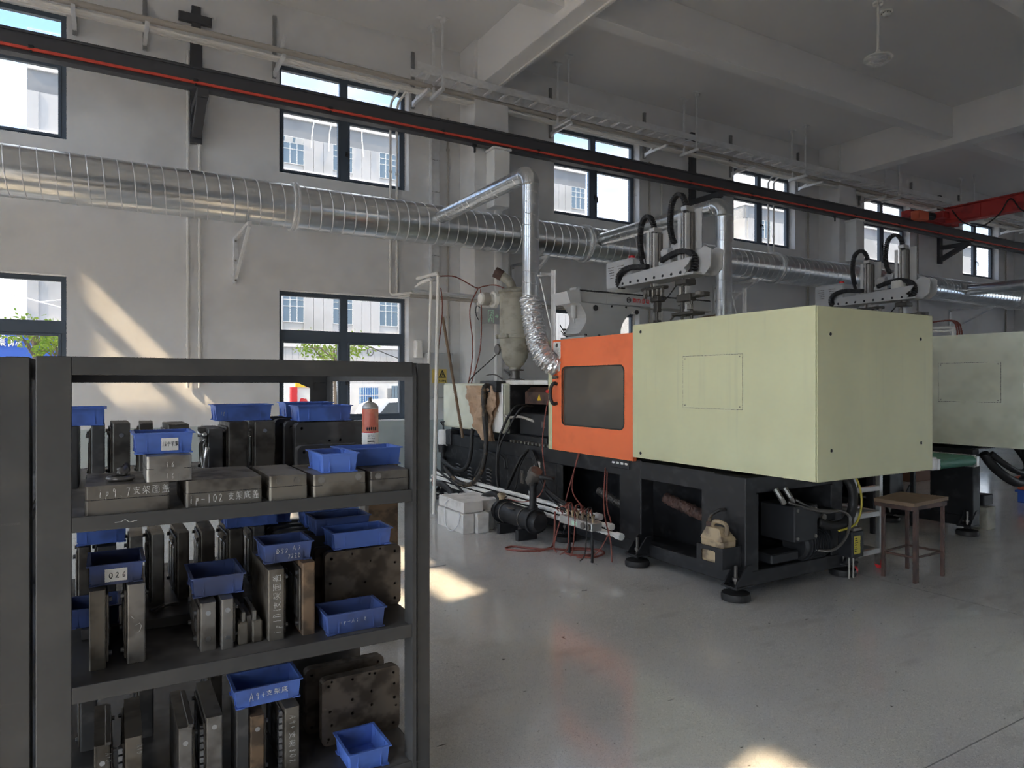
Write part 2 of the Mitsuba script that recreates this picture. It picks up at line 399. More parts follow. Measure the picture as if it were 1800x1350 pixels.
north = [(a, LO[0], b, LO[1]) for a, b in WX] + [(a, UP[0], b, UP[1]) for a, b in WX]
struct('wall_front', plate(holes(XL, XR, 0, HC, north), W, W + 0.24, 'y'), 'm_wall', 'off-white plastered window wall with a grey-green painted dado')
GY = [-0.18, 3.91, 7.53]
gable = [(c - 0.875, z0, c + 0.875, z1) for c in GY for z0, z1 in (LO, UP)] + [(-3.2, 0.0, -1.4, 2.75), (0.85, 0.0, 2.95, 2.75)]  # last two openings: unseen doorways added to light the machines from the left
struct('wall_left', plate(holes(YB, W + 0.24, 0, HC, gable), XL - 0.24, XL, 'x'), 'm_wall', 'off-white gable wall with windows and two unseen doorways added to let in light')
BX = [9.5 + 8.2 * k for k in range(5)]
back = [(c - 0.8, 1.2, c + 0.8, 2.7) for c in BX]
struct('wall_back', plate(holes(XL, XR, 0, HC, back), YB - 0.24, YB, 'y'), 'm_wall', 'off-white wall with a row of windows behind the camera')
struct('wall_right', plate(holes(YB, W + 0.24, 0, HC, [(-9, 0, -4, 4.5)]), XR, XR + 0.24, 'x'), 'm_wall', 'far gable wall of the hall')
struct('ceiling', box(XL - 0.24, XR + 0.24, YB - 0.24, W + 0.24, HC, HC + 0.25), 'm_ceiling', 'pale grey concrete ceiling slab')
BMX = [4.47 + 8.2 * k for k in range(6)]
for k, x in enumerate(BMX):
    struct('ceiling_beam', box(x, x + 0.30, YB, W, 5.65, HC, 0.008), 'm_beam', 'main concrete ceiling beam running out from the window wall, %s from the left' % ORD[k])
for k, y in enumerate((6.42, 3.72, 1.4, -0.9, -3.4, -5.9, -8.4, -10.9, -13.2)):
    struct('ceiling_beam', box(XL, XR, y, y + 0.2, 5.77, HC, 0.006), 'm_beam', 'concrete secondary beam parallel to the window wall, %s out from it' % ORD[k])
for k, x in enumerate(BMX):
    struct('column', box(x - 0.05, x + 0.50, 8.535, W, 0, HC, 0.008), 'm_wall', 'off-white concrete column on the window wall, %s from the left' % ORD[k])


def window(n, u0, u1, z0, z1, tr, wall, pane, label, handle=True):
    """A dark aluminium window: outer frame, mullion, transom, sashes, four panes."""
    root = thing(f'window_{n}', label, 'window'); labels[root] = {'label': label, 'kind': 'structure'}
    m = (u0 + u1) / 2
    if wall == 'N': B = lambda a, b, d0, d1, c, e, ch=0.0: box(a, b, W + d0, W + d1, c, e, ch)
    elif wall == 'L': B = lambda a, b, d0, d1, c, e, ch=0.0: box(XL - d0, XL - d1, a, b, c, e, ch)
    else: B = lambda a, b, d0, d1, c, e, ch=0.0: box(a, b, YB - d0, YB - d1, c, e, ch)
    f = 0.055
    obj('outer_frame', [B(u0, u0 + f, .15, .22, z0, z1, .004), B(u1 - f, u1, .15, .22, z0, z1, .004), B(u0, u1, .151, .219, z1 - f, z1, .004), B(u0, u1, .151, .219, z0, z0 + f, .004)], 'm_frame', root)
    obj('mullion', B(m - .052, m + .052, .145, .215, z0 + .01, z1 - .01, .004), 'm_frame', root)
    obj('transom', B(u0 + .01, u1 - .01, .146, .214, tr - .07, tr + .07, .004), 'm_frame', root)
    for a, b in ((u0 + f, m - .052), (m + .052, u1 - f)):
        obj('sash', [B(a, a + .028, .14, .2, z0 + f, tr - .07, .003), B(b - .028, b, .14, .2, z0 + f, tr - .07, .003), B(a, b, .141, .199, z0 + f, z0 + f + .03, .003), B(a, b, .141, .199, tr - .1, tr - .07, .003)], 'm_frame', root)
        for c, d in ((z0 + f + .02, tr - .08), (tr + .06, z1 - f + .01)):
            q = {'N': [(a, W + .185, c), (b, W + .185, c), (b, W + .185, d), (a, W + .185, d)], 'L': [(XL - .185, a, c), (XL - .185, b, c), (XL - .185, b, d), (XL - .185, a, d)],
                 'B': [(a, YB - .185, c), (b, YB - .185, c), (b, YB - .185, d), (a, YB - .185, d)]}[wall]
            obj('pane', (np.array(q), np.array([[0, 1, 2], [0, 2, 3]])), pane, root)
    if handle and wall == 'N':
        zz = (z0 + tr) / 2 - 0.05
        obj('handle', [box(m + .02, m + .045, W + .125, W + .147, zz - .03, zz + .03, .004), tube([(m + .033, W + .13, zz + .01), (m + .033, W + .10, zz + .005), (m + .05, W + .095, zz - .02), (m + .055, W + .095, zz - .1)], .009, 6)], 'm_chain', root)
    return root


n = 0
for k, (a, b) in enumerate(WX):
    n += 1; window(n, a, b, *UP, 5.10, 'N', 'm_pane', 'dark-framed upper window of the front wall, %s from the left' % ORD[k])
for k, (a, b) in enumerate(WX):
    n += 1; window(n, a, b, *LO, 2.125, 'N', 'm_pane', 'dark-framed lower window of the front wall, %s from the left' % ORD[k])
for c in GY:
    for z0, z1, tr, s in ((*UP, 5.10, 'upper'), (*LO, 2.125, 'lower')):
        n += 1; window(n, c - .875, c + .875, z0, z1, tr, 'L', 'm_clear', '%s gable window outside the frame at the left' % s)

# ================================================================ SERVICES ON THE WINDOW WALL
# main ventilation duct: a spiral-seamed tube along the wall with flanges
DY, DZ, DR = 8.2, 3.555, 0.25
dk = thing('ventilation_duct', 'big galvanised spiral-seam ventilation duct running along the window wall', 'duct')
obj('duct_tube', lathe([(DR, XL + 0.02), (DR, 40)], (0, DY, DZ), 'x', 40), 'm_duct', dk, True)
seam, x, pitch = [], XL + 0.1, 0.135
th = np.arange(0, int((26.5 - x) / pitch * 20)) * (2 * np.pi / 20)
P = np.stack([x + th / (2 * np.pi) * pitch, DY + (DR + .0025) * np.cos(th), DZ + (DR + .0025) * np.sin(th)], 1)
obj('spiral_seam', tube(P, 0.0056, 5), 'm_seam', dk)
for xf in (-2.3, 1.87, 6.05, 10.24, 14.5, 18.8, 23.0):
    obj('flange', lathe([(DR + .001, -.03), (DR + .03, -.03), (DR + .03, -.012), (DR + .012, -.006), (DR + .012, .006), (DR + .03, .012), (DR + .03, .03), (DR + .001, .03)], (xf, DY, DZ), 'x', 40), 'm_galv', dk, 30)
for k, xb in enumerate((1.36, 5.3, 9.6, 13.6, 17.6)):
    br = thing('duct_bracket', 'galvanised triangular wall bracket under the duct, %s from the left' % ORD[k], 'bracket', 'duct brackets')
    obj('wall_plate', [box(xb - .025, xb + .025, 8.965, 9.0, 2.72, 3.29, .003), box(xb - .05, xb + .02, 8.99, 9.0, 2.8, 2.84)], 'm_galv', br)
    obj('bolt', [disc((xb, 8.958, z), .013, .016, 'y', 6) for z in (2.76, 3.0, 3.24)], 'm_steel', br, split=True)
    obj('arm', prism_path([(-.02, -.02), (.02, -.02), (.02, .02), (-.02, .02)], (xb, 8.98, 3.27), (xb, 8.0, 3.27)), 'm_galv', br)
    obj('brace', prism_path([(-.017, -.017), (.017, -.017), (.017, .017), (-.017, .017)], (xb, 8.97, 2.78), (xb, 8.03, 3.25)), 'm_galv', br)

# branch ducts
def branch(x, y0, z, y1, zend, r, label, drop=True):
    t = thing('branch_duct', label, 'duct')
    R = r * 1.5
    obj('boot', lathe([(r + .035, 0), (r + .035, .05), (r + .004, .09)], (x, y0 + .02, z), 'y', 24) if False else tube([(x, y0 + .1, z), (x, y0 - .04, z)], r * 1.02, 24), 'm_duct', t, 40)
    obj('tube', tube([(x, y0, z), (x, y1 + R, z)], r, 28), 'm_duct', t, 40)
    th = np.arange(0, int((y0 - y1 - R) / .115 * 16)) * (2 * np.pi / 16)
    s = [tube(np.stack([x + (r + .001) * np.cos(th), y0 - th / (2 * np.pi) * .115, z + (r + .001) * np.sin(th)], 1), .0035, 4)]
    if drop:
        pts = [(x, y1 + R - R * math.sin(a), z - R + R * math.cos(a)) for a in np.linspace(0, math.pi / 2, 9)]
        obj('elbow', [tube(pts, r * 1.04, 28)] + [lathe([(r * 1.02, -.012), (r * 1.09, 0), (r * 1.02, .012)], p, 'y' if i < 4 else 'z', 28) for i, p in enumerate(pts) if i in (0, 8)], 'm_duct', t, 40)
        obj('drop_tube', tube([(x, y1, z - R), (x, y1, zend)], r, 28), 'm_duct', t, 40)
        th = np.arange(0, int((z - R - zend) / .115 * 16)) * (2 * np.pi / 16)
        s.append(tube(np.stack([x + (r + .001) * np.cos(th), y1 + (r + .001) * np.sin(th), z - R - th / (2 * np.pi) * .115], 1), .0035, 4))
    obj('spiral_seam', s, 'm_galv', t)
    return t


branch(3.655, 7.97, 3.61, 5.84, 2.27, .0825, 'galvanised branch duct that drops beside the hopper vessel, nearest the racks')
branch(6.2, 7.97, 3.59, 5.66, 1.9, .0925, 'galvanised branch duct that drops behind the large cream machine cover')
branch(16.38, 7.97, 3.55, 5.2, 2.0, .12, 'galvanised branch duct leaving the main duct at the far right', False)
fx = np.array([(3.655, 5.84, 2.36), (3.655, 5.83, 2.27), (3.67, 5.80, 2.08), (3.68, 5.76, 1.92), (3.70, 5.69, 1.78), (3.76, 5.64, 1.70), (3.86, 5.62, 1.69)])


def corrugated(pts, r, amp, wave, n=28, crinkle=0.0, seed=3):
    m0 = np.asarray(pts, float)
    seg = np.r_[0, np.cumsum(np.linalg.norm(np.diff(m0, axis=0), axis=1))]
    k = int(seg[-1] / wave * 6)
    t = np.linspace(0, seg[-1], k)
    from scipy.interpolate import CubicSpline
    q = CubicSpline(seg, m0)(t)
    m = tube(q, r + amp * np.sin(t / wave * 2 * np.pi), n)
    if crinkle:
        m.vertices = m.vertices + (np.random.default_rng(seed).random(m.vertices.shape) - .5) * crinkle
    return m


t = thing('flexible_foil_hose', 'crinkled silver flexible foil hose from the branch duct down to the machine', 'hose')
obj('hose', corrugated(fx, .098, .012, .03, 30, .012), 'm_foil', t)
obj('clamp', lathe([(.1, -.012), (.106, -.012), (.106, .012), (.1, .012)], (3.655, 5.84, 2.33), 'z', 28), 'm_galv', t)
for k, (x, y, z0, z1, xs) in enumerate(((3.80, 5.66, 1.72, 2.62, 3.655), (6.35, 5.5, 1.7, 2.6, 6.2))):
    t = thing('duct_stay', ('galvanised angle stay holding the branch duct beside the orange door', 'galvanised angle stay holding the branch duct behind the cream cover')[k], 'stay')
    obj('upright', [box(x - .02, x + .02, y - .003, y + .003, z0, z1), box(x + .014, x + .02, y - .03, y + .003, z0, z1)], 'm_galv', t)
    obj('cross_arm', [box(xs, x, y - .004, y + .004, z1 - .06, z1 - .03), rod((xs + .03, y + .1, z1 - .05), (x, y, z1 - .045), .009)], 'm_galv', t)
    obj('brace', rod((xs + .05, y + .08, z1 - .08), (x, y, z1 - .65), .007), 'm_galv', t)

# crane runway rail with its red conductor bar; it ends just outside the frame
RX = -1.12
t = thing('crane_rail', 'dark grey steel crane runway beam along the window wall with a red conductor strip', 'crane rail')
I = [(-.06, -.115), (.06, -.115), (.06, -.1), (.006, -.09), (.006, .09), (.06, .1), (.06, .115), (-.06, .115), (-.06, .1), (-.006, .09), (-.006, -.09), (-.06, -.1)]
obj('beam', prism_path([(-.06, -.115), (.06, -.115), (.06, -.1), (-.025, -.094), (-.025, .1), (.06, .1), (.06, .115), (-.06, .115)][::-1], (RX, 8.4, 4.885), (42, 8.4, 4.885)), 'm_rail', t)
obj('web', box(RX, 42, 8.355, 8.375, 4.79, 4.985), 'm_rail', t)
obj('conductor_bar', box(RX, 42, 8.325, 8.35, 4.815, 4.845, .004), 'm_busbar', t)
for i in range(1, 29):
    obj('clip', [cbox((-2.15 + 1.5 * i, 8.338, 4.85), (.05, .045, .03), .006), cbox((-2.15 + 1.5 * i, 8.335, 4.806), (.02, .03, .02), .004)], 'm_chain', t)
for x in (4.34, 12.24):
    obj('cable_hook', [box(x - .03, x + .03, 8.36, 8.40, 4.74, 4.772, .003), box(x - .012, x + .012, 8.36, 8.385, 4.66, 4.745, .003)], 'm_chain', t)
obj('top_rail', box(RX, 42, 8.38, 8.42, 5.0, 5.03), 'm_rail', t)
for k in range(4):
    x = 4.6 + 8.2 * k
    t = thing('crane_post', 'cream-painted steel post and corbel on the %s column, carrying the crane rail' % ORD[k], 'post', 'crane posts')
    obj('post', box(x + .13, x + .225, 8.462, 8.532, 0, 4.3, .006), 'm_sill', t)
    obj('corbel', box(x, x + .25, 8.29, 8.532, 3.95, 4.74, .01), 'm_sill', t)
    obj('cap_plate', box(x - .02, x + .27, 8.27, 8.532, 4.74, 4.768, .004), 'm_sill', t)
for k in range(4):
    x = 0.92 + 8.1 * k
    t = thing('crane_bracket', 'dark steel wall bracket carrying the crane rail between windows, %s from the left' % ORD[k], 'bracket', 'crane rail brackets')
    obj('wall_post', box(x - .065, x + .065, 8.93, 8.998, 4.35, 5.6 if k == 0 else 5.72, .004), 'm_rail', t)
    obj('top_cross', [box(x - .05, x + .05, 8.94, 8.998, 5.72, 5.98, .003), box(x - .19, x + .17, 8.935, 8.995, 5.78, 5.88, .003)], 'm_rail', t)
    obj('brace', prism_path([(-.05, -.05), (.05, -.05), (.05, .05), (-.05, .05)], (x, 8.925, 4.45), (x, 8.36, 4.72)), 'm_rail', t)
    obj('arm', box(x - .06, x + .06, 8.3, 8.96, 4.68, 4.768, .004), 'm_rail', t)

# crane bridge: red girder across the hall on the runway
t = thing('crane_girder', 'red overhead travelling crane girder with end truck at the right', 'crane')
gx = 15.72
obj('girder', [box(gx - .03, gx + .03, -6, 8.1, 4.97, 5.27), box(gx - .12, gx + .12, -6, 8.1, 5.27, 5.295), box(gx - .1, gx + .1, -6, 8.1, 4.945, 4.97)], 'm_crane', t)
obj('end_truck', [box(gx - 1.0, gx + .9, 8.29, 8.51, 5.05, 5.2, .01), box(gx - .3, gx + .3, 8.0, 8.3, 5.06, 5.2, .01)], 'm_crane', t)
obj('wheel', [disc((gx + s, 8.4, 5.09), .058, .06, 'y', 18) for s in (-.85, .75)], 'm_iron', t, split=True)
obj('motor', [lathe([(0, 0), (.07, 0), (.08, .03), (.08, .24), (.05, .28), (0, .28)], (gx - .68, 8.15, 5.08), 'x', 16)], 'm_chain', t, 30)
obj('drive_box', box(gx - 1.10, gx - .74, 8.06, 8.25, 4.95, 5.13, .012), 'm_crane_box', t)
obj('gusset', plate(Polygon([(8.28, 5.06), (7.4, 4.98), (7.4, 5.26), (8.0, 5.26), (8.28, 5.2)]), gx - .06, gx + .06, 'x'), 'm_crane', t)
c = []
for i in range(9):
    y = 7.9 - i * 1.1
    c += [(gx - .15, y, 5.20), (gx - .16, y - .2, 4.92), (gx - .16, y - .55, 4.74), (gx - .16, y - .9, 4.92)]
obj('festoon_cable', tube(c, .013, 6, 4), 'm_rubber', t)

# conduits running along the wall on brackets, the cable tray, and their ceiling hangers
for k, (y, z, r, m_, lab) in enumerate(((8.56, 5.50, .034, 'm_greypipe', 'brownish grey pipe on the wall brackets, topmost of its bundle'), (8.64, 5.445, .025, 'm_pvc', 'white conduit under the brownish pipe, second of its bundle'),
                                         (8.56, 5.42, .02, 'm_pvc', 'white conduit at the front underside of the pipe bundle'), (8.73, 5.46, .025, 'm_pvc', 'white conduit nearest the wall in the pipe bundle'))):
    sag = [(x, y, z + (0.0 if k else .012 * math.sin(x * .8))) for x in np.arange(XL + .02, 41, .8)]
    t = thing('wall_conduit', lab, 'pipe')
    obj('pipe', tube(sag, r, 10), m_, t, True)
    obj('coupling', [tube([(x - .04, y, z), (x + .04, y, z)], r * 1.18, 10) for x in np.arange(0.2 + k * .9, 40, 5.8)], m_, t, 40, split=True)
for k, x in enumerate((-.3, .38, 1.82, 3.68, 5.99, 7.91, 10.02, 11.94, 13.98, 15.94, 18.0, 20.0)):
    t = thing('conduit_bracket', 'small galvanised strut bracket holding the wall conduits, %s from the left' % ORD[k], 'bracket', 'conduit brackets')
    obj('strut', [box(x - .022, x + .022, 8.958, 9.0, 5.34, 6.12 if k > 1 else 5.95, .002), box(x - .012, x + .012, 8.955, 8.96, 5.36, 5.92)], 'm_strut', t)
    obj('arm', prism_path([(-.02, -.02), (.02, -.02), (.02, .02), (-.02, .02)], (x, 8.97, 5.40), (x, 8.42, 5.40)), 'm_galv', t)
    if k > 1: obj('brace', prism_path([(-.017, -.017), (.017, -.017), (.017, .017), (-.017, .017)], (x, 8.97, 5.36), (x, 8.38, 5.62)), 'm_galv', t)
t = thing('cable_tray', 'galvanised steel cable tray hung below the ceiling along the window wall', 'cable tray')
tp = [(3.45, 8.46, 5.55)] + [(x, 8.50 if False else 8.46, 5.50 - (0 if x > 4.6 else (4.6 - x) * -.04)) for x in (4.0, 4.6)] + [(41, 8.46, 5.50)]


def sweep_box(path, dy0, dy1, dz0, dz1):
    p = np.asarray(path, float); v = []
    for q in p: v += [q + (0, dy0, dz0), q + (0, dy1, dz0), q + (0, dy1, dz1), q + (0, dy0, dz1)]
    f = []
    for i in range(len(p) - 1):
        for j in range(4):
            a, b = i * 4 + j, i * 4 + (j + 1) % 4
            f += [[a, b, b + 4], [a, b + 4, a + 4]]
    e = 4 * (len(p) - 1)
    f += [[0, 2, 1], [0, 3, 2], [e, e + 1, e + 2], [e, e + 2, e + 3]]
    m = trimesh.Trimesh(np.array(v), f, process=False)
    return m


obj('side_rail', sweep_box(tp, -.21, -.205, 0, .10), 'm_galv', t)
obj('side_rail', sweep_box(tp, .03, .035, 0, .10), 'm_galv', t)
for i in range(96):
    x = 3.55 + i * .25
    obj('rung', box(x - .02, x + .02, 8.255, 8.49, (5.55 if x < 3.8 else 5.51), (5.57 if x < 3.8 else 5.53)), 'm_galv', t)
for k in range(14):
    x = 3.62 + k * 2.0
    obj('joint_plate', box(x - .12, x + .12, 8.247, 8.251, 5.512, 5.59), 'm_galv', t)
for k, x in enumerate((3.80, 5.82, 8.40, 11.19, 14.2, 17.21, 20.2, 23.2)):
    t = thing('tray_hanger', 'two-rod trapeze hanger from the ceiling under the cable tray, %s from the left' % ORD[k], 'hanger', 'cable tray hangers')
    for y in (8.54, 8.245):
        obj('rod', [box(x - .016, x + .016, y - .012, y + .012, 5.36, HC)] if y > 8.4 else [box(x - .012, x + .012, y - .003, y + .016, 5.36, HC)], 'm_galv', t)
        obj('ceiling_plate', [box(x - .07, x + .07, y - .035, y + .035, HC - .012, HC), box(x - .03, x + .03, y - .02, y + .02, HC - .06, HC)], 'm_galv', t)
    obj('cross_bar', [box(x - .02, x + .02, 8.22, 8.62, 5.34, 5.345), box(x - .02, x - .016, 8.22, 8.62, 5.34, 5.385), box(x + .016, x + .02, 8.22, 8.62, 5.34, 5.385)], 'm_galv', t)

# vertical conduits
for k, (x, y, z0, z1, m_) in enumerate(((.83, 8.97, 1.45, 5.44, 'm_pvc'), (.956, 8.97, 1.45, 4.36, 'm_pvc'), (3.35, 8.97, 2.70, 5.30, 'm_pvc'), (3.445, 8.97, 2.68, 5.30, 'm_pvc'), (4.22, 8.97, 1.95, 5.3, 'm_greypipe'),
                                        (8.02, 8.97, .3, 5.3, 'm_greypipe'), (8.3, 8.97, .3, 5.3, 'm_pvc'), (11.0, 8.93, 3.85, 5.4, 'm_pvc'), (11.15, 8.93, 3.85, 5.4, 'm_pvc'), (12.25, 8.97, .3, 5.3, 'm_greypipe'), (16.2, 8.97, .3, 5.3, 'm_greypipe'), (20.3, 8.97, .3, 5.3, 'm_greypipe'))):
    pl = ('left of the pair between the two left windows', 'right of the pair between the two left windows', 'left of a pair crossing the second window', 'right of a pair crossing the second window', 'beside the first column', 'first right of the third upper window', 'second right of the third upper window',
          'left of a pair before the fourth upper window', 'right of a pair before the fourth upper window', 'right of the fourth upper window', 'right of the fifth upper window', 'right of the sixth upper window')[k]
    t = thing('vertical_conduit', ('white' if m_ == 'm_pvc' else 'grey') + ' vertical conduit on the window wall, ' + pl, 'pipe')
    r = .017
    if k in (2, 3, 7, 8): pts = [(x, y - .1 if k < 4 else y, z0), (x, y if k < 4 else y, z0 + .02), (x, y, z1 - .03), (x, y - .06, z1 + .05), (x + .02, 8.66, z1 + .12)]
    else: pts = [(x, y, z0), (x, y, z1)]
    if k in (2, 3): pts = [(x + .35, 8.36, 2.72)] + [(x + .02, y - .03, z0 + .01), (x, y, z0 + .05)] + pts[2:]
    obj('pipe', tube(pts, r, 10), m_, t, 40)
    obj('clip', [cbox((x, y + .005, z), (.05, .03, .03), .004) for z in np.arange(z0 + .5, z1, 1.2)], m_, t, split=True)
t = thing('cable_trunking', 'shiny galvanised vertical cable trunking on the wall left of the first column', 'trunking')
obj('channel', box(3.945, 4.065, 8.92, 9.0, 2.95, 5.42, .003), 'm_galv', t)
obj('edge', box(3.935, 3.945, 8.905, 9.0, 2.95, 5.42), 'm_galv', t)
for i in range(5): obj('cover_joint', box(3.944, 4.066, 8.917, 9.0, 3.3 + .45 * i, 3.304 + .45 * i), 'm_iron', t)
# conduit on the underside of the first main beam
t = thing('beam_conduit', 'white conduit clipped along the underside of the nearest main beam', 'pipe')
obj('pipe', tube([(4.69, 8.9, 5.63), (4.69, -8, 5.63)], .014, 8), 'm_pvc', t, True)
obj('clip', [cbox((4.69, y, 5.635), (.05, .03, .03), .004) for y in np.arange(-7, 8.6, 1.15)], 'm_pvc', t, split=True)

# ceiling lamp and smoke detector
t = thing('pendant_lamp', 'caged round pendant lamp hanging on a white rod from the ceiling', 'lamp')
lx, ly, lz = 8.37, 5.13, 5.56
obj('rod', rod((lx, ly, lz + .1), (lx, ly, HC), .014), 'm_pvc', t)
obj('canopy', lathe([(.06, HC - .03), (.06, HC), (0, HC)], (lx, ly, 0), 'z', 20), 'm_white', t, 30)
obj('housing', lathe([(.02, .14), (.04, .1), (.07, .08), (.165, .045), (.172, .03), (.16, .028), (.05, .05), (0, .05)], (lx, ly, lz), 'z', 32), 'm_offwhite', t, 35)
obj('glass_globe', lathe([(.11, .03), (.10, .005), (.075, -.02), (.04, -.035), (0, -.04)], (lx, ly, lz), 'z', 24), 'm_robot_light', t, True)
cage = [lathe([(r - .003, z - .003), (r + .003, z - .003), (r + .003, z + .003), (r - .003, z + .003), (r - .003, z - .003)], (lx, ly, lz), 'z', 28) for r, z in ((.15, .01), (.115, -.025), (.06, -.05))]
cage += [tube([(lx + math.cos(a) * r, ly + math.sin(a) * r, lz + z) for r, z in ((.16, .03), (.15, .01), (.115, -.025), (.06, -.05), (0, -.056))], .003, 5) for a in np.arange(8) * math.pi / 4]
obj('wire_cage', cage, 'm_galv', t)
t = thing('smoke_detector', 'small round white smoke detector on the ceiling', 'smoke detector')
obj('base', lathe([(.075, HC), (.075, HC - .015), (.06, HC - .02)], (8.67, 5.2, 0), 'z', 24), 'm_white', t, 30)
obj('sensor_head', lathe([(.05, HC - .02), (.06, HC - .035), (.045, HC - .05), (0, HC - .055)], (8.67, 5.2, 0), 'z', 24), 'm_white', t, 30)
obj('vent_slot', [cbox((8.67 + .054 * math.cos(a), 5.2 + .054 * math.sin(a), HC - .032), (.012, .012, .014)) for a in np.arange(8) * math.pi / 4], 'm_ink', t, split=True)
# ================================================================ INJECTION MOULDING MACHINES (they stand square to the window wall)
def hole_discs(spots, r, t, axis): return [disc(p, r, t, axis, 14) for p in spots]


def foot(x, y, parent, side=-1):
    f = obj('foot', [lathe([(.062, 0), (.098, .004), (.102, .03), (.095, .05), (.05, .056), (.03, .07), (.03, .085), (0, .085)], (x, y, 0), 'z', 28)], 'm_rubber', parent, 30)
    obj('levelling_bolt', [rod((x, y, .06), (x, y, .235), .013, 8), lathe([(.026, .075), (.026, .095)], (x, y, 0), 'z', 6), lathe([(0, .13), (.024, .13), (.024, .15), (0, .15)], (x, y, 0), 'z', 6)], 'm_iron', f)
    for s in (-1, 1):
        obj('gusset', plate(Polygon([(x - .07, .1), (x + .1, .1), (x + .1, .24), (x + .05, .24)]), y + s * .055 - .006, y + s * .055 + .006, 'y'), 'm_black', f)
    obj('foot_plate', box(x - .07, x + .1, y - .07, y + .07, .088, .104, .003), 'm_black', f)


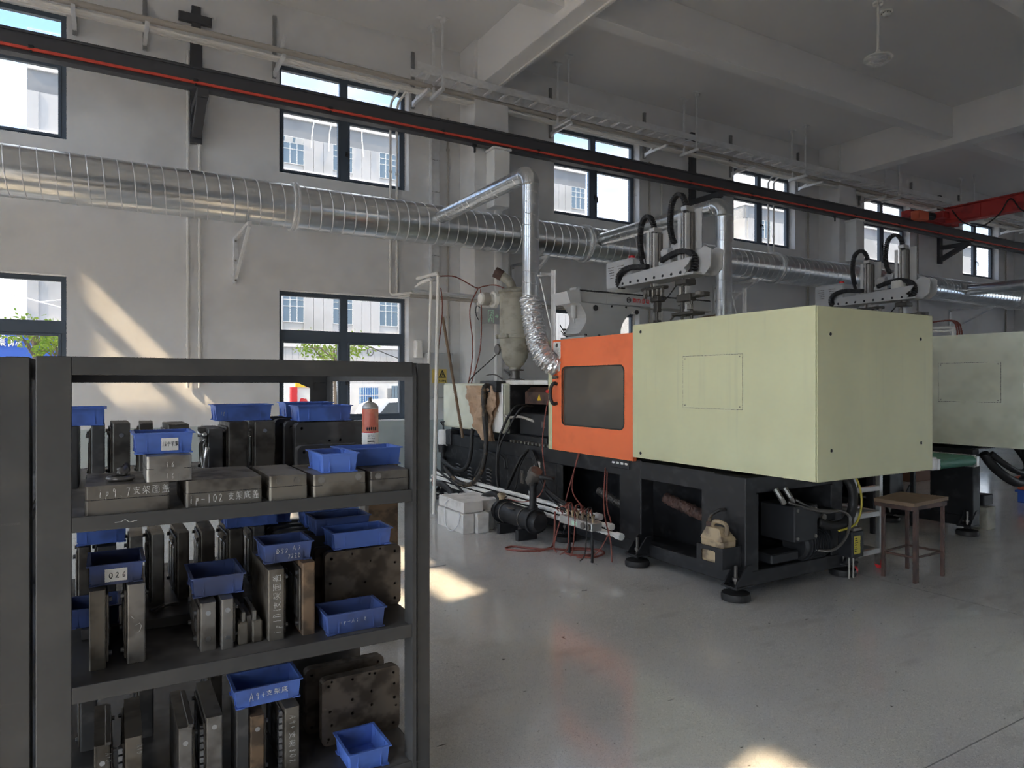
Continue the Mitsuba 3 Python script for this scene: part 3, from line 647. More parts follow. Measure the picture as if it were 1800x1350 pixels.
def machine(dx, label, first):
    t = thing('injection_moulding_machine', label, 'machine')
    X0 = 3.85 + dx; X1 = 4.95 + dx
    e0 = 3.32 if first else 3.57          # the second bed ends a little further back and is open below its clamp end
    e1 = 3.32 if first else 4.9
    # bed frame
    obj('bed_beam', box(X0, X0 + .12, e0, 8.42, .70, .84, .006), 'm_black', t)
    obj('bed_beam', box(X1 - .12, X1, e1, 8.42, .70, .84, .006), 'm_black', t)
    obj('bottom_beam', box(X0 - .005, X0 + .12, e0, 8.42, .07, .175, .006), 'm_black', t)
    obj('bottom_beam', box(X1 - .12, X1, e1, 8.42, .07, .175, .006), 'm_black', t)
    obj('cross_beam', box(X0, X1, e1 - .005, e1 + .11, .072, .177, .006), 'm_black', t)
    obj('cross_beam', box(X0, X1, e1 + .005, e1 + .11, .72, .838, .006), 'm_black', t)
    obj('cross_beam', box(X0, X1, 8.30, 8.42, .072, .84, .006), 'm_black', t)
    obj('added_floor_pan', box(X0 + .12, X1 - .12, e1 + .08, 8.35, .11, .125), 'm_black', t)  # black pan added to keep the bed interior dark
    obj('corner_post', box(X0, X0 + .14, e0, e0 + .415, .17, .72, .006), 'm_black', t)
    obj('corner_post', box(X1 - .14, X1, e1, e1 + .415, .17, .72, .006), 'm_black', t)
    obj('leg_post', box(X0 - .003, X0 + .14, 4.41, 4.69, .17, .86, .006), 'm_black', t)
    if first: obj('leg_post', box(X1 - .14, X1, 4.41, 4.69, .17, .86, .006), 'm_black', t)
    obj('added_back_panel', box(X1 - .02, X1 - .005, e1 + .38, 8.35, .17, .72), 'm_black', t)  # black panel added to close off and darken the open bed
    obj('dark_recess_panel', box(X0 + .45, X0 + .465, e1 + .38, 8.3, .12, .75), 'm_black', t)  # black sheet standing in for shade deep in the recess
    for a, b in ((5.58, 5.68), (5.685, 6.65), (6.655, 8.42)):
        obj('side_panel', box(X0 + .012, X0 + .03, a, b, .17, .705, .004), 'm_black', t)
    obj('bed_top', box(X0, X1, 3.6, 8.42, .835, .846), 'm_black', t)
    for y in (e0 + .01, 4.36, 5.39, 6.8, 8.2):
        foot(X0 - .085, y, t)
    for y in (e1 + .02, 8.2): foot(X1 + .03, y, t)
    # clamp cover
    cv = 'm_cream' if first else 'm_cream_pale'
    ck = obj('clamp_cover', box(3.80 + dx, 5.10 + dx, 2.735, 4.452, .885, 1.985, .004), cv, t)
    obj('side_sheet', box(3.796 + dx, 3.802 + dx, 2.728, 4.45, .885, 1.987), cv, ck)
    obj('end_sheet', box(3.806 + dx, 5.104 + dx, 2.722, 2.738, .882, 1.985, .003), cv, ck)
    ap = obj('access_panel', box(3.793 + dx, 3.797 + dx, 3.298, 3.868, 1.318, 1.704), cv, ck)
    obj('panel_gap', [box(3.7945 + dx, 3.7965 + dx, 3.295, 3.298, 1.315, 1.707), box(3.7945 + dx, 3.7965 + dx, 3.868, 3.871, 1.315, 1.707), box(3.7945 + dx, 3.7965 + dx, 3.295, 3.871, 1.704, 1.707), box(3.7945 + dx, 3.7965 + dx, 3.295, 3.871, 1.315, 1.318)], 'm_iron', ck)
    for y, z in ((3.32, 1.335), (3.845, 1.335), (3.32, 1.687), (3.845, 1.687)): obj('panel_screw', disc((3.7925 + dx, y, z), .005, .003, 'x', 8), 'm_iron', ck)
    for y, z in ((4.355, 1.925), (4.355, .925)): obj('bolt_hole', disc((3.7955 + dx, y, z), .012, .003, 'x', 14), 'm_ink', ck)
    for x, z in ((3.935, 1.812), (4.95, 1.812), (3.945, 1.075), (4.955, 1.08)): obj('bolt_hole', disc((x + dx, 2.7215, z), .011, .003, 'y', 14), 'm_ink', ck)
    # operator door
    if first:
        dr_ = obj('door', plate(sbox(4.456, .848, 5.665, 1.925).difference(rrect(4.572, 5.498, 1.104, 1.656, .05)), 3.80, 3.84, 'x'), 'm_orange', t)
        obj('window_pane', plate(rrect(4.565, 5.505, 1.097, 1.663, .05), 3.815, 3.825, 'x'), 'm_smoke', dr_)
        obj('window_seal', plate(rrect(4.566, 5.504, 1.098, 1.662, .055).difference(rrect(4.576, 5.494, 1.108, 1.652, .048)), 3.797, 3.803, 'x'), 'm_rubber', dr_)
        hz = [(3.80, 5.585, 1.495), (3.765, 5.585, 1.50), (3.745, 5.60, 1.47), (3.742, 5.615, 1.40), (3.745, 5.60, 1.33), (3.765, 5.585, 1.30), (3.80, 5.585, 1.305)]
        obj('handle', tube(hz, .017, 10, 3), 'm_chain', dr_, 40)
        obj('latch', [box(3.775, 3.80, 5.59, 5.64, 1.545, 1.575, .006), rod((3.77, 5.6, 1.56), (3.77, 5.53, 1.56), .012)], 'm_iron', dr_)
        obj('notice', box(3.797, 3.80, 5.52, 5.645, 1.74, 1.905), 'm_paper', dr_)
        ink = [disc((3.7965, 5.583, 1.873), .022, .001, 'x', 16)]
        ink += [box(3.796, 3.797, 5.535 + .01 * (i % 3), 5.632, 1.835 - .012 * i, 1.839 - .012 * i) for i in range(7)]
        obj('notice_print', ink, 'm_iron', dr_)
        obj('door_post', box(3.80, 3.86, 5.668, 5.74, .848, 1.925, .005), 'm_cream', t)
        es = obj('emergency_stop', disc((3.79, 5.705, 1.42), .022, .02, 'x', 14), 'm_yellow', t)
        obj('button', lathe([(0, 0), (.016, 0), (.019, -.015), (.014, -.024), (0, -.026)], (3.78, 5.705, 1.42), 'x', 16), 'm_red', es)
        lb = obj('terminal_box', box(3.835, 3.85, 4.55, 4.80, .765, .845, .004), 'm_black', t)
        for i in range(4): obj('tag', box(3.8335, 3.835, 4.565 + .058 * i, 4.60 + .058 * i, .80, .817), 'm_paper', lb)
    else:
        obj('door', box(3.80 + dx, 3.84 + dx, 4.456, 5.665, .848, 1.925, .004), 'm_orange', t)
    obj('rear_guard', box(5.05 + dx, 5.09 + dx, 4.456, 5.74, .848, 1.925, .004), 'm_cream', t)
    obj('fixed_platen', box(3.90 + dx, 5.0 + dx, 5.28, 5.70, .846, 1.93, .01), 'm_cream', t)
    obj('moving_platen', box(3.95 + dx, 4.95 + dx, 4.46, 4.7, .846, 1.8, .01), 'm_cream', t)
    # injection unit
    ic = obj('injection_cover', box(3.86 + dx, 4.72 + dx, 6.755, 8.36, .93, 1.50, .02), 'm_cream_pale', t)
    obj('void_sheet', box(3.95 + dx, 4.72 + dx, 6.742, 6.756, .93, 1.486), 'm_black', ic)  # black sheet added over the cream end, stands in for a dark void
    obj('cover_lip', box(3.853 + dx, 3.862 + dx, 6.752, 6.98, .94, 1.495, .004), 'm_white', ic)
    obj('injection_bed', box(3.95 + dx, 4.7 + dx, 6.0, 8.3, .846, .93, .008), 'm_black', t)
    obj('hopper_casting', box(3.96 + dx, 4.45 + dx, 6.0, 7.25, 1.486, 1.535, .006), 'm_offwhite', t)
    obj('void_backing', box(4.44 + dx, 4.5 + dx, 5.72, 6.9, .846, 1.49), 'm_black', t)  # black backing that paints the void behind the barrel guard dark
    bg = obj('barrel_guard', [plate(Polygon([(4.12 + dx, 1.27), (4.44 + dx, 1.27), (4.44 + dx, 1.46), (4.2 + dx, 1.46), (4.12 + dx, 1.40)]), 5.75, 6.7, 'y')], 'm_stool', t)
    obj('warning_triangle', plate(Polygon([(6.36, 1.31), (6.44, 1.31), (6.40, 1.385)]), 4.117 + dx, 4.119 + dx, 'x'), 'm_yellow', bg)
    for i in range(4): obj('terminal', [rod((4.16 + dx, 5.85 + .13 * i, 1.21), (4.16 + dx, 5.85 + .13 * i, 1.275), .018, 8)], 'm_iron', bg)
    cyl = obj('injection_cylinder', tube([(4.22 + dx, 5.72, 1.07), (4.22 + dx, 6.72, 1.07)], .085, 20), 'm_black', t, 40)
    obj('tie_plate', box(4.0 + dx, 4.44 + dx, 6.0, 6.62, .93, 1.17, .012), 'm_chain', t)
    obj('plate_mark', box(3.997 + dx, 4.0 + dx, 6.1, 6.17, 1.03, 1.09), 'm_iron', t)
    for i in range(12): obj('grating_bar', box(3.88 + dx, 3.97 + dx, 5.78 + .075 * i, 5.81 + .075 * i, .846, .87), 'm_steel', t)
    return t


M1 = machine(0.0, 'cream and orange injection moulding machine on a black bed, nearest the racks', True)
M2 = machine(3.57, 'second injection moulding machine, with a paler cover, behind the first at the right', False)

# details of the nearer machine's black side
for j, (y, zt) in enumerate(((7.90, .47), (7.57, .46), (7.32, .46), (7.08, .49))):
    for i in range(6):
        z = zt - .042 * i
        obj('louvre', tube([(3.862, y - .055, z - .008), (3.85, y - .04, z + .004), (3.848, y, z + .008), (3.85, y + .04, z + .004), (3.862, y + .055, z - .008)], .009, 6), 'm_iron', M1)
obj('door_grip', [box(3.855, 3.864, 6.31, 6.37, .42, .565, .003), box(3.846, 3.857, 6.32, 6.36, .44, .545, .005)], 'm_iron', M1)
for y0, y1, z0, z1 in ((5.98, 6.10, .62, .69), (6.11, 6.2, .29, .36)):
    q = obj('rating_plate', box(3.857, 3.862, y0, y1, z0, z1), 'm_paper', M1)
obj('bracket_bar', tube([(3.855, 7.2, .715), (3.80, 7.2, .715), (3.80, 6.70, .69), (3.80, 6.62, .66), (3.80, 6.6, .57), (3.83, 6.6, .555)], .011, 8), 'm_chain', M1)
lu = obj('lubricator', [box(3.82, 3.95, 8.06, 8.20, .70, .90, .01), lathe([(.05, .60), (.055, .70)], (3.80, 8.26, 0), 'z', 16)], 'm_chain', M1)
obj('reservoir', lathe([(0, .68), (.065, .68), (.07, .70), (.07, .87), (.06, .89), (0, .895)], (3.83, 8.285, 0), 'z', 20), 'm_white', lu, 30)
obj('pipework', [rod((3.83, 8.285, .89), (3.83, 8.285, 1.0), .01), tube([(3.83, 8.285, .68), (3.82, 8.28, .5), (3.84, 8.3, .4)], .012, 6), tube([(3.83, 8.31, .95), (3.80, 8.30, .99), (3.83, 8.25, 1.0)], .008, 6)], 'm_chain', lu)
HOSE = {
 'H1': ([(3.80, 7.37, 0.95), (3.78, 7.37, 0.89), (3.76, 7.35, 0.70), (3.70, 7.33, 0.52), (3.68, 7.48, 0.45), (3.70, 7.78, 0.46), (3.76, 8.15, 0.51), (3.86, 8.32, 0.51)], .027, 'm_rubber'),
 'H2': ([(3.80, 6.96, 1.47), (3.72, 6.95, 1.44), (3.70, 6.90, 1.12), (3.68, 6.82, 0.82), (3.65, 6.86, 0.54), (3.64, 7.04, 0.37), (3.64, 7.25, 0.31), (3.66, 7.55, 0.32), (3.70, 7.90, 0.40), (3.86, 8.30, 0.40)], .027, 'm_rubber_brown'),
 'H2b': ([(3.83, 7.0, 1.47), (3.78, 7.0, 1.42), (3.76, 6.97, 1.10), (3.74, 6.92, 0.86), (3.72, 7.0, 0.6), (3.70, 7.12, 0.42)], .022, 'm_rubber'),
 'H3': ([(4.1, 6.62, 1.25), (3.90, 6.57, 1.23), (3.80, 6.67, 0.98), (3.72, 6.63, 0.76), (3.70, 6.61, 0.46), (3.70, 6.54, 0.33), (3.70, 6.43, 0.34), (3.70, 6.26, 0.55), (3.74, 6.16, 0.73), (3.82, 6.14, 0.80)], .014, 'm_rubber'),
 'H3b': ([(4.1, 6.5, 1.24), (3.90, 6.44, 1.22), (3.80, 6.55, 0.98), (3.74, 6.62, 0.80), (3.72, 6.62, 0.54), (3.72, 6.59, 0.36), (3.72, 6.50, 0.31), (3.72, 6.35, 0.45), (3.76, 6.22, 0.69), (3.82, 6.15, 0.80)], .014, 'm_rubber'),
 'H4': ([(3.82, 6.15, 0.80), (3.76, 6.22, 0.63), (3.74, 6.27, 0.40), (3.70, 6.32, 0.31), (3.62, 6.34, .29)], .009, 'm_rubber'),
 'H5': ([(3.82, 6.12, 0.79), (3.76, 5.89, 0.64), (3.74, 5.78, 0.52), (3.70, 5.60, 0.45), (3.60, 5.20, 0.40), (3.55, 5.00, 0.39), (3.50, 4.90, 0.34)], .013, 'm_rubber'),
 'H5b': ([(3.82, 6.10, 0.80), (3.77, 5.92, 0.69), (3.75, 5.79, 0.57), (3.71, 5.62, 0.47), (3.62, 5.24, 0.42), (3.56, 5.02, 0.41), (3.50, 4.86, 0.35)], .013, 'm_rubber'),
 'H5c': ([(3.82, 6.08, 0.80), (3.78, 5.95, 0.74), (3.76, 5.83, 0.60), (3.73, 5.70, 0.44), (3.62, 5.3, 0.37), (3.56, 5.05, 0.35), (3.50, 4.93, 0.33)], .011, 'm_rubber'),
 'H6': ([(3.50, 7.85, 0.27), (3.45, 7.44, 0.29), (3.40, 7.08, 0.22), (3.38, 6.95, .1)], .035, 'm_rubber'),
 'H8': ([(3.9, 6.98, 1.25), (3.86, 6.9, 1.2), (3.9, 6.7, 1.12), (3.95, 6.5, 1.13), (4.05, 6.2, 1.06), (4.1, 5.8, 1.08)], .016, 'm_greypipe'),
 'H9': ([(3.62, 8.1, .42), (3.60, 7.75, .36), (3.62, 7.4, .26), (3.60, 7.2, .2)], .013, 'm_rubber'),
 'R1': ([(3.79, 5.66, 1.40), (3.74, 5.68, 1.26), (3.74, 5.75, 0.95), (3.72, 5.71, 0.77), (3.70, 5.64, 0.57), (3.68, 5.71, 0.40), (3.62, 5.9, 0.31), (3.56, 6.12, .31)], .0055, 'm_redhose'),
 'R2': ([(3.85, 5.28, 0.84), (3.70, 5.21, 0.59), (3.60, 5.18, 0.36), (3.45, 5.11, 0.07), (3.40, 5.0, .02)], .006, 'm_redhose'),
 'R3': ([(3.85, 5.30, 0.84), (3.70, 5.19, 0.53), (3.60, 4.89, 0.41), (3.50, 4.75, 0.38)], .006, 'm_redhose'),
 'R4': ([(3.90, 4.94, 0.84), (3.75, 4.78, 0.54), (3.65, 4.64, 0.37), (3.60, 4.50, 0.18), (3.58, 4.46, .03)], .006, 'm_redhose'),
 'R5': ([(3.90, 4.92, 0.84), (3.75, 4.74, 0.45), (3.68, 4.60, 0.30), (3.60, 4.62, 0.12), (3.55, 4.7, .02)], .006, 'm_redhose'),
}
for k, (pts, r, m_) in HOSE.items():
    obj('hose', tube(pts, r, 8, 5), m_, M1, True, label={'m_redhose': 'thin red hose', 'm_rubber_brown': 'stained brown-black hose', 'm_greypipe': 'grey hose'}.get(m_, 'black rubber hose'))
obj('hose_sleeve', corrugated([(3.98, 5.15, .50), (4.0, 5.0, .44), (4.02, 4.8, .40), (4.05, 4.55, .40)], .035, .006, .02, 14, .006), 'm_iron', M1)
obj('hose_sleeve', corrugated([(4.02, 4.35, .70), (4.02, 4.1, .71), (4.02, 3.78, .69)], .022, .004, .02, 14, .008), 'm_greypipe', M1)
obj('wrapped_pipe', corrugated([(4.12, 4.4, .52), (4.12, 4.05, .455), (4.12, 3.6, .385)], .045, .004, .05, 16, .012), 'm_stool', M1)
# pump and valve block at the clamp end
pm = obj('pump_motor', lathe([(0, 0), (.10, 0), (.12, .02), (.12, .30), (.09, .34), (0, .34)], (4.42, 3.36, .30), 'x', 24), 'm_chain', M1, 30)
obj('cooling_fin', [lathe([(.118, -.004), (.13, -.004), (.13, .004), (.118, .004)], (4.47 + .03 * i, 3.36, .30), 'x', 24) for i in range(8)], 'm_chain', pm)
vb = obj('valve_block', [box(4.22, 4.48, 3.2, 3.5, .36, .62, .008), box(4.48, 4.78, 3.26, 3.42, .46, .55, .01), box(4.1, 4.4, 3.3, 3.45, .20, .27, .01)], 'm_chain', M1)
obj('bolt', [disc((4.25 + .2 * i, 3.197, .39 + .2 * j), .014, .01, 'y', 6) for i in (0, 1) for j in (0, 1)] + [disc((4.62, 3.255, .50), .026, .02, 'y', 14)], 'm_steel', vb)
obj('fitting', [tube([(4.14 + .1 * i, 3.3, .74), (4.15 + .1 * i, 3.26, .68), (4.17 + .1 * i, 3.25, .64)], .02, 8) for i in (0, 1)], 'm_steel', vb)
for k, pts in enumerate(([(4.2, 3.24, .65), (4.35, 3.2, .60), (4.55, 3.18, .555), (4.72, 3.18, .55), (4.80, 3.16, .49), (4.74, 3.15, .36), (4.6, 3.17, .27), (4.5, 3.3, .27)], [(4.28, 3.24, .66), (4.42, 3.2, .59), (4.6, 3.18, .56), (4.75, 3.2, .54)])):
    obj('hose', tube(pts, .011, 8, 5), 'm_iron', M1, True, label='grey hydraulic hose at the clamp end')
obj('hose', tube([(4.88, 3.45, .90), (4.88, 3.22, .75), (4.90, 3.2, .58), (4.82, 3.2, .46), (4.66, 3.2, .44), (4.55, 3.25, .47)], .034, 12, 5), 'm_rubber', M1, True, label='thick black hose under the end of the cover')
obj('hose', tube([(4.93, 3.3, .90), (4.93, 3.18, .75), (4.945, 3.16, .58), (4.87, 3.16, .44), (4.68, 3.17, .405)], .008, 6, 5), 'm_label_yellow', M1, True, label='thin yellow cable along the thick hose')
yb = obj('grease_pump', box(4.80, 4.945, 3.14, 3.26, .19, .39, .008), 'm_chain', M1)
obj('label', box(4.82, 4.895, 3.137, 3.14, .22, .355), 'm_label_yellow', yb)
obj('label_print', [box(4.825, 4.85 + .006 * (i % 3), 3.1355, 3.137, .335 - .016 * i, .340 - .016 * i) for i in range(7)], 'm_ink', yb)
obj('stem', [rod((4.85, 3.2, .02), (4.85, 3.2, .19), .008), rod((4.9, 3.2, .02), (4.9, 3.2, .19), .008), box(4.83, 4.93, 3.15, 3.25, .39, .41)], 'm_steel', yb)

# jug in its holder on the corner post
t = thing('jug_holder', 'black open steel holder bolted to the machine bed', 'holder')
obj('back', box(3.835, 3.845, 3.35, 3.6, .215, .36), 'm_black', t)
obj('front', plate(sbox(3.36, .215, 3.59, .355).difference(rrect(3.42, 3.55, .245, .325, .012)), 3.66, 3.666, 'x'), 'm_black', t)
obj('side', [box(3.66, 3.84, 3.354, 3.36, .215, .355), box(3.66, 3.84, 3.59, 3.596, .215, .355)], 'm_black', t, split=True)
obj('bottom', box(3.66, 3.84, 3.354, 3.596, .209, .215), 'm_black', t)
t = thing('oil_jug', 'stained translucent plastic oil jug standing in the black holder', 'jug')
jm = box(3.675, 3.825, 3.372, 3.578, .216, .405, .015)
obj('body', [jm, trimesh.convex.convex_hull(np.array([(x, y, .40) for x in (3.677, 3.823) for y in (3.374, 3.576)] + [(x, y, .475) for x in (3.71, 3.79) for y in (3.43, 3.55)]))], 'm_jug', t)
obj('handle', tube([(3.75, 3.40, .43), (3.75, 3.395, .485), (3.75, 3.42, .512), (3.75, 3.50, .515), (3.75, 3.525, .49), (3.75, 3.53, .46)], .015, 8, 3), 'm_jug', t, True)
obj('neck', [lathe([(.026, .46), (.026, .50), (.022, .505), (0, .505)], (3.75, 3.555, 0), 'z', 16)], 'm_stool', t, 30)
obj('suction_tube', tube([(3.75, 3.555, .5), (3.76, 3.56, .54), (3.80, 3.52, .585), (3.85, 3.50, .59)], .012, 8, 4), 'm_rubber_brown', t, True)

# oil cooler with filter beside the bed, white water pipes, manifold
t = thing('oil_cooler', 'black horizontal oil cooler cylinder lying beside the machine bed', 'oil cooler')
obj('shell', lathe([(0, 5.36), (.075, 5.37), (.1, 5.40), (.1, 6.14), (.075, 6.19), (0, 6.2)], (3.47, 0, .205), 'y', 28), 'm_black', t, 40)
obj('flange', [lathe([(.1, y), (.118, y), (.118, y + .03), (.1, y + .03)], (3.47, 0, .205), 'y', 28) for y in (5.44, 6.06)], 'm_chain', t, split=True)
obj('strap', [tube([(3.47 + .104 * math.cos(a), y, .205 + .104 * math.sin(a)) for a in np.linspace(-1.2, 4.3, 20)], .006, 6) for y in (5.62, 5.98)], 'm_iron', t, split=True)
obj('support', [box(3.36, 3.58, y - .025, y + .025, 0, .105, .005) for y in (5.62, 5.98)], 'm_chain', t, split=True)
obj('rating_plate', cbox((3.40, 5.78, .283), (.05, .11, .004)), 'm_steel', t)
obj('pipe_stub', [rod((3.5, 5.55, .28), (3.5, 5.55, .56), .035, 14), lathe([(.048, .3), (.048, .34)], (3.5, 5.55, 0), 'z', 12), lathe([(.045, .53), (.05, .54), (.05, .57), (.03, .58)], (3.5, 5.55, 0), 'z', 14)], 'm_black', t, 35)
fa = trimesh.transformations.rotation_matrix(-.75, [1, 0, 0], [3.5, 5.6, .6])
fm = lathe([(0, .54), (.05, .545), (.06, .56), (.06, .64), (.072, .645), (.072, .70), (.055, .715), (0, .72)], (3.5, 5.58, 0), 'z', 20); fm.apply_transform(trimesh.transformations.rotation_matrix(.7, [1, 0, 0], [3.5, 5.58, .56])); obj('filter_bowl', fm, 'm_iron', t, 35)
em = tube([(3.5, 5.55, .56), (3.5, 5.52, .60), (3.52, 5.44, .62), (3.62, 5.36, .6)], .022, 10, 3); obj('elbow', em, 'm_chain', t, True)
obj('inlet_elbow', tube([(3.45, 6.55, .25), (3.46, 6.36, .335), (3.47, 6.2, .35), (3.47, 6.13, .29)], .03, 12, 4), 'm_rubber', t, True)
obj('valve', [rod((3.47, 6.1, .3), (3.47, 6.1, .38), .028, 10), cbox((3.47, 6.1, .36), (.07, .07, .04), .008)], 'm_jug', t)
for k in range(3):
    t = thing('water_pipe', 'white plastic water pipe along the foot of the machine bed, %s of three' % ('lowest', 'middle', 'topmost')[k], 'pipe')
    x, z = 3.66 + .02 * k, .235 + .052 * k
    ye = (4.45, 4.60, 4.78)[k]
    obj('pipe', tube([(x, 8.3, z), (x, ye, z)], .021, 12), 'm_white', t, True)
    obj('end_cap', lathe([(0, -.02), (.03, -.02), (.03, .05), (.024, .06)], (x, ye, z), 'y', 14), 'm_white', t, 30)
t = thing('coolant_manifold', 'grey water manifold block crowded with thin red hoses', 'manifold')
obj('block', box(3.44, 3.55, 4.55, 5.02, .275, .345, .006), 'm_alu', t)
obj('bracket', box(3.5, 3.72, 4.7, 4.85, .25, .275), 'm_chain', t)
obj('leg', [rod((3.5, 4.62, 0), (3.5, 4.62, .275), .012), rod((3.5, 4.95, 0), (3.5, 4.95, .275), .012)], 'm_chain', t)
obj('tag', box(3.437, 3.44, 4.76, 4.83, .29, .325), 'm_sign_green', t)
obj('port', [disc((3.435, 4.585 + .075 * i, .31), .026, .02, 'x', 16) for i in (0, 1)], 'm_iron', t)
for i in range(12):
    y = 4.58 + .036 * i; x = 3.475 + .035 * (i % 2)
    obj('fitting', [rod((x, y, .345), (x, y, .385), .009, 6), cbox((x, y, .392), (.018, .018, .02))], 'm_jug', t)
    o_ = rng.uniform(-.05, .05)
    p = [(x, y, .39), (x - .02, y + o_ * .4, .47), (x - .07, y + o_, .46), (3.40 + o_ * .4, y + o_ * 1.6, .32), (3.41 + o_ * .5, y + .04 + o_ * 2, .10), (3.44 + o_, y + .12 + o_, .012)] if i % 4 == 0 else [(x, y, .39), (x - .02, y + .01, .425), (x + .02 * (i % 3), y + .05, .44), (3.56, y + .10, .43 - .03 * (i % 2)), (3.64, y + .16 + .02 * i, .33), (3.7, y + .3, .24)]
    obj('hose', tube(p, .0048, 6, 4), 'm_redhose' if i % 3 else 'm_rubber', t, True)
t = thing('air_hose', 'red air hose lying in loops on the floor in front of the black bed', 'hose')
obj('hose', tube([(3.62, 5.35, .30), (3.58, 5.3, .12), (3.55, 5.28, .01), (3.42, 5.18, .01), (3.35, 5.22, .01), (3.25, 5.36, .01), (3.20, 5.42, .01), (3.13, 5.41, .01), (3.10, 5.36, .01), (3.14, 5.29, .01), (3.21, 5.22, .01), (3.32, 5.16, .01), (3.42, 5.13, .022), (3.55, 5.06, .01), (3.68, 5.0, .01), (3.72, 4.9, .01), (3.62, 4.8, .012), (3.5, 4.86, .012), (3.48, 4.98, .012), (3.58, 5.05, .025), (3.72, 5.02, .01), (3.8, 4.92, .01), (3.75, 4.78, .014), (3.6, 4.72, .014), (3.47, 4.8, .014)], .009, 8, 5), 'm_redhose', t, True)

# white aerated-concrete blocks stacked before the machine, and a wire loop on them
for k, (x0, x1, y0, y1, z0, z1, lab) in enumerate(((3.045, 3.175, 6.13, 6.74, 0, .195, 'long white block on the floor, nearest corner of the block stack, under the top slab'), (3.18, 3.315, 6.085, 6.66, 0, .20, 'white block standing second from the left and furthest forward in the stack'),
      (3.325, 3.435, 6.19, 6.7, 0, .205, 'white block on the floor, third from the left in the stack'), (3.44, 3.53, 6.27, 6.72, 0, .2, 'white block at the right end of the stack, beside the black cooler'),
      (3.055, 3.275, 6.14, 6.72, .206, .315, 'rough white slab block lying on top of the stack at its left'), (3.285, 3.475, 6.2, 6.73, .206, .31, 'white block lying on top of the stack at its right'))):
    m = box(x0, x1, y0, y1, z0, z1, .006)
    obj('concrete_block', move(m, (0, 0, 0), (.0, .02, -.015, .01, .015, -.02)[k], ((x0 + x1) / 2, (y0 + y1) / 2, 0)), 'm_block', None, label=lab, cat='block', group='white blocks before the machine')
obj('wire_loop', tube([(3.04, 6.45, .30), (3.035, 6.52, .24), (3.02, 6.50, .1), (3.0, 6.38, .02), (3.0, 6.27, .02), (3.02, 6.18, .1), (3.03, 6.17, .22)], .006, 6, 5), 'm_galv', None, True, label='bent grey wire loop leaning on the white blocks', cat='wire')

# paper bag hung over the corner of the injection cover
bt = np.array([(3.80, 7.49, 1.475), (3.80, 7.0, 1.50), (3.80, 6.80, 1.49)]);
ug, vg = np.meshgrid(np.linspace(0, 1, 26), np.linspace(0, 1, 34))
left = np.interp(vg, [0, .35, .75, 1], [7.60, 7.51, 7.36, 7.14]); right = np.interp(vg, [0, .3, .75, 1], [6.83, 6.80, 6.98, 6.90]); zz = 1.475 - vg * .64
yy = left + (right - left) * ug
pts = np.stack([np.full_like(yy, 0), yy, zz], -1)
bul = np.sin(np.pi * ug) ** .7 * (.055 + .03 * np.sin(vg * 9 + ug * 5))
cr = (meshkit.fbm(np.stack([yy * 9, zz * 9, yy * 0 + 2], -1), 3, 5) - .5) * .20 + (np.abs(meshkit.noise(np.stack([yy * 16 + zz * 9, zz * 14 - yy * 8, yy * 0], -1), 3) - .5) - .2) * .07
fr = pts.copy(); fr[..., 0] = 3.825 - bul - np.abs(cr) * .6; bk = pts.copy(); bk[..., 0] = 3.84
fr[..., 1] += cr * .35
V = np.vstack([fr.reshape(-1, 3), bk.reshape(-1, 3)]); F = []
R_, C_ = yy.shape
for i in range(R_ - 1):
    for j in range(C_ - 1):
        a = i * C_ + j; F += [[a, a + 1, a + C_ + 1], [a, a + C_ + 1, a + C_]]
        b = a + R_ * C_; F += [[b, b + C_ + 1, b + 1], [b, b + C_, b + C_ + 1]]
obj('paper_bag', trimesh.Trimesh(V, F, process=False), 'm_kraft', None, False, label='crumpled brown paper bag hung over the injection unit cover', cat='bag')
t = thing('hose_clamp_arm', 'black clamp bar on the top corner of the injection cover holding hoses', 'clamp')
obj('bar', [box(3.78, 3.86, 6.78, 7.02, 1.40, 1.53, .008), box(3.80, 4.0, 6.86, 7.2, 1.50, 1.53, .006)], 'm_chain', t)

# poles
obj('wooden_pole', tube([(3.70, 7.45, .846), (3.49, 7.57, 2.30)], .017, 10), 'm_wood', None, True, label='brown wooden pole leaning beside the injection cover', cat='pole')
for k, (a, b) in enumerate((((3.25, 7.29, 0.0), (3.295, 7.27, 2.74)), ((3.21, 7.40, .9), (3.225, 7.31, 2.68)))):
    t = thing('plastic_pipe', ('white plastic pipe standing from floor to the cross bar, front one of two', 'white plastic pipe just left behind the front standing pipe')[k], 'pipe')
    obj('pipe', tube([a, b], .021 - .004 * k, 12), 'm_pvc', t, True)
    obj('top_elbow', tube([b, (b[0], b[1] + .02, b[2] + .03), (b[0] + .1 * (k - .5), b[1] + .5, b[2] + .03)], .02, 10), 'm_pvc', t, 40)
t = thing('supply_bar', 'grey supply pipes running level from the wall to the hopper', 'pipe')
for k in range(2): obj('pipe', tube([(3.4, 8.3 + .07 * k, 2.69 - .05 * k), (5.9, 8.3 + .07 * k, 2.66 - .05 * k)], .026, 10), 'm_greypipe' if k else 'm_galv', t, True)
for k in range(2): obj('side_pipe', tube([(3.42, 8.25, 2.74), (3.30 - .06 * k, 7.4, 2.72)], .014, 8), 'm_pvc', t, True)
